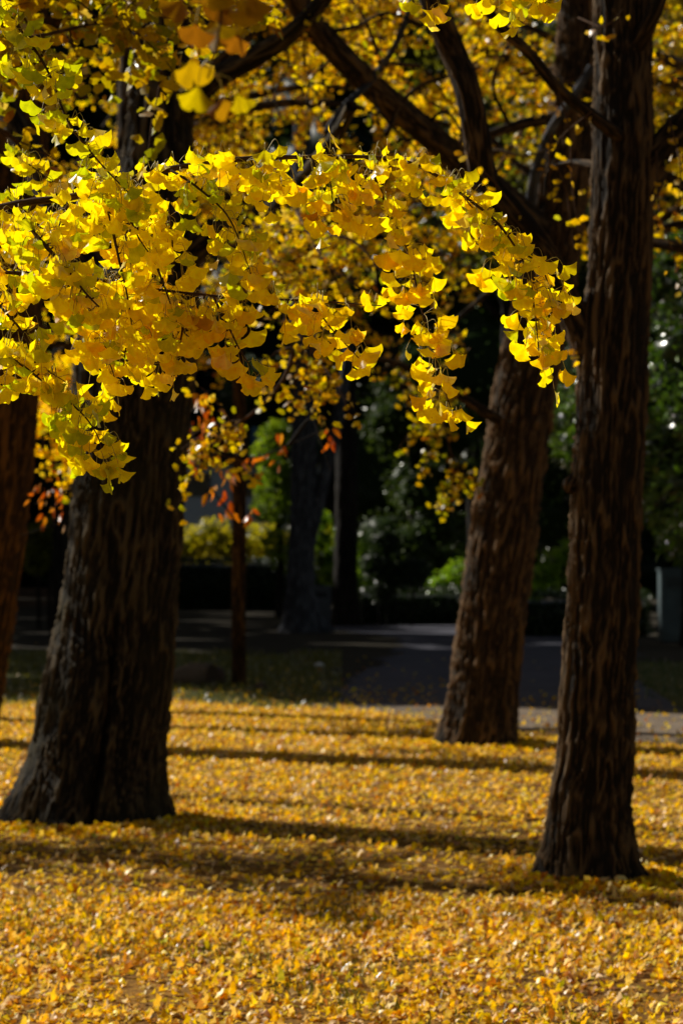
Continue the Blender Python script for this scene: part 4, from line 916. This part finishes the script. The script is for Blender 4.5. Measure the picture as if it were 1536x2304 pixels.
# grey stone bin / planter between grey and black trunks
g = G(722, 1402); yb = g[1]; s_ = yb/FPX
M_conc = plain('concrete', (.13, .14, .16), .9)
pb = thing('litter_bin', (W(722, 1402, yb)[0], yb, 0), 'square grey litter bin between the grey tree and the black trunk', 'bin')
xb_ = W(722, 1402, yb)[0]; hb = 78*s_
box('body', (xb_, yb, hb*.5), (46*s_, .5, hb-.02), M_conc, pb, .02)
box('lid', (xb_, yb, hb+.035), (50*s_, .58, .08), M_conc, pb, .02)
box('slot', (xb_, yb-.256, hb*.82), (28*s_, .02, .14), M_roof, pb, .004)
# low wooden bench seen between the left trunks
g = G(92, 1398); yb = g[1]; xb_ = g[0]; M_wood = plain('dark_timber', (.09, .05, .03), .8)
pk = thing('park_bench', (xb_, yb, 0), 'dark wooden park bench back in the shade between the two left trunks', 'bench')
bw = 1.6
for k in range(3): box('backrest_board', (xb_, yb, .55+k*.16), (bw, .04, .13), M_wood, pk, .008)
box('seat', (xb_, yb-.28, .44), (bw, .42, .05), M_wood, pk, .01)
for d in (-1, 1):
    box('leg', (xb_+d*bw*.42, yb-.44, .21), (.07, .07, .42), M_conc, pk, .006); box('leg', (xb_+d*bw*.42, yb+.045, .46), (.07, .05, .92), M_conc, pk, .006)
# fallen log and stones left of the slim tree
g1 = G(400, 1538); 
lg = thing('cut_log', (W(430, 1540, 32)[0], 32, 0), 'weathered cut log lying at the foot of the slim young tree', 'log')
P = smooth(np.array([[*W(392, 1527, 32.3), .10], [*W(425, 1512, 32.1), .15], [*W(462, 1520, 31.9), .16], [*W(476, 1523, 31.85), .155]]), .03)
P[:, 2] = np.maximum(P[:, 2]*0+P[:, 3]*.85, .06)
trunk(lg, P, plain('dead_wood', (.10, .075, .055), .9, sc=12), .03, 40, .02, 44, name='log_body')
e = P[-1]; t_ = P[-1, :3]-P[-3, :3]; t_ /= np.linalg.norm(t_); a = np.arange(24)*2*math.pi/24; u = np.cross(t_, [0, 0, 1]); u /= np.linalg.norm(u); v = np.cross(u, t_)
V = np.vstack([e[:3]+t_*.004, e[:3]+t_*.004+(u[None]*np.cos(a)[:, None]+v[None]*np.sin(a)[:, None])*e[3]*.98]); F = np.array([(0, 1+k, 1+(k+1) % 24) for k in range(24)])
make_mesh('cut_end', V, F, plain('cut_wood', (.05, .03, .018), .9, sc=30), lg)
def stone(px, py, w, h, label, seed):
    g = G(px, py); V, F = ICO; s = g[1]/FPX*w/2; hh = g[1]/FPX*h
    Vn = V*[s, s*.8, hh]*(1+.25*fbm(V*1.7+seed, 3, seed))[:, None]+[g[0], g[1], hh*.25]
    o = make_mesh('stone', Vn, F, M_conc2, None); tag(o, label, 'stone', 'stones by the slim young tree'); 
M_conc2 = plain('stone', (.08, .055, .04), .95, sc=8)
stone(486, 1538, 44, 30, 'squat brown stone touching the cut log', 1)
stone(585, 1552, 30, 14, 'flat stone right of the slim young tree', 2)
M_white = plain('white_paper', (.8, .8, .82), .7)
g = G(717, 1503); V, F = ICO; o = make_mesh('paper_scrap', V*[.07, .05, .035]*(1+.35*noise(V*3, 5))[:, None]+[g[0], g[1], .045], F, M_white, None, smooth_=False); tag(o, 'small white crumpled paper lying on the dark path edge', 'litter')

for o in C.objects:
    if o.parent and o.name.split('.')[0] in ('twigs', 'leaves', 'limbs', 'branches', 'stems'): o['kind'] = 'stuff'
# ================================================================== SKY, SUN, CAMERA
w = bpy.data.worlds.new('World'); scn.world = w; w.use_nodes = True; nt = w.node_tree; bgn = nt.nodes['Background']
sk = nt.nodes.new('ShaderNodeTexSky'); sk.sky_type = 'NISHITA'; sk.sun_disc = False; sk.sun_elevation = SUN_EL; sk.sun_rotation = math.atan2(sx, sy)
wm = nt.nodes.new('ShaderNodeMix'); wm.data_type = 'RGBA'; wm.blend_type = 'MULTIPLY'; wm.inputs[0].default_value = 1; wm.inputs[7].default_value = (1, .80, .60, 1)
nt.links.new(sk.outputs[0], wm.inputs[6]); nt.links.new(wm.outputs[2], bgn.inputs['Color']); bgn.inputs['Strength'].default_value = .05
sd = bpy.data.lights.new('sun', 'SUN'); sd.energy = 5; sd.angle = math.radians(.5); sd.color = (1, .95, .84)
so = bpy.data.objects.new('sun', sd); C.objects.link(so); so.rotation_euler = Vector([float(v) for v in SUNV]).to_track_quat('Z', 'Y').to_euler(); so.location = (0, 0, 30)
cd = bpy.data.cameras.new('camera'); co = bpy.data.objects.new('camera', cd); C.objects.link(co)
cd.sensor_fit = 'VERTICAL'; cd.sensor_height = 36; cd.lens = FPX/2304*36; cd.clip_end = 2000; cd.clip_start = .05
co.location = (0, 0, CAMH); co.rotation_euler = (math.pi/2+TILT, 0, 0)
cd.dof.use_dof = True; cd.dof.focus_distance = 5.38; cd.dof.aperture_fstop = 6.3; cd.dof.aperture_blades = 0
scn.camera = co
scn.view_settings.view_transform = 'Standard'; scn.view_settings.look = 'None'; scn.view_settings.exposure = 0; scn.view_settings.gamma = 1
scn.render.engine = 'CYCLES'; cy_ = scn.cycles
cy_.max_bounces = 6; cy_.diffuse_bounces = 4; cy_.glossy_bounces = 2; cy_.transmission_bounces = 4; cy_.transparent_max_bounces = 4
cy_.caustics_reflective = False; cy_.caustics_refractive = False; cy_.sample_clamp_indirect = 6
cy_.use_denoising = True
try: cy_.denoiser = 'OPENIMAGEDENOISE'; cy_.denoising_prefilter = 'ACCURATE'
except Exception: pass
cy_.use_adaptive_sampling = True; cy_.adaptive_threshold = .01
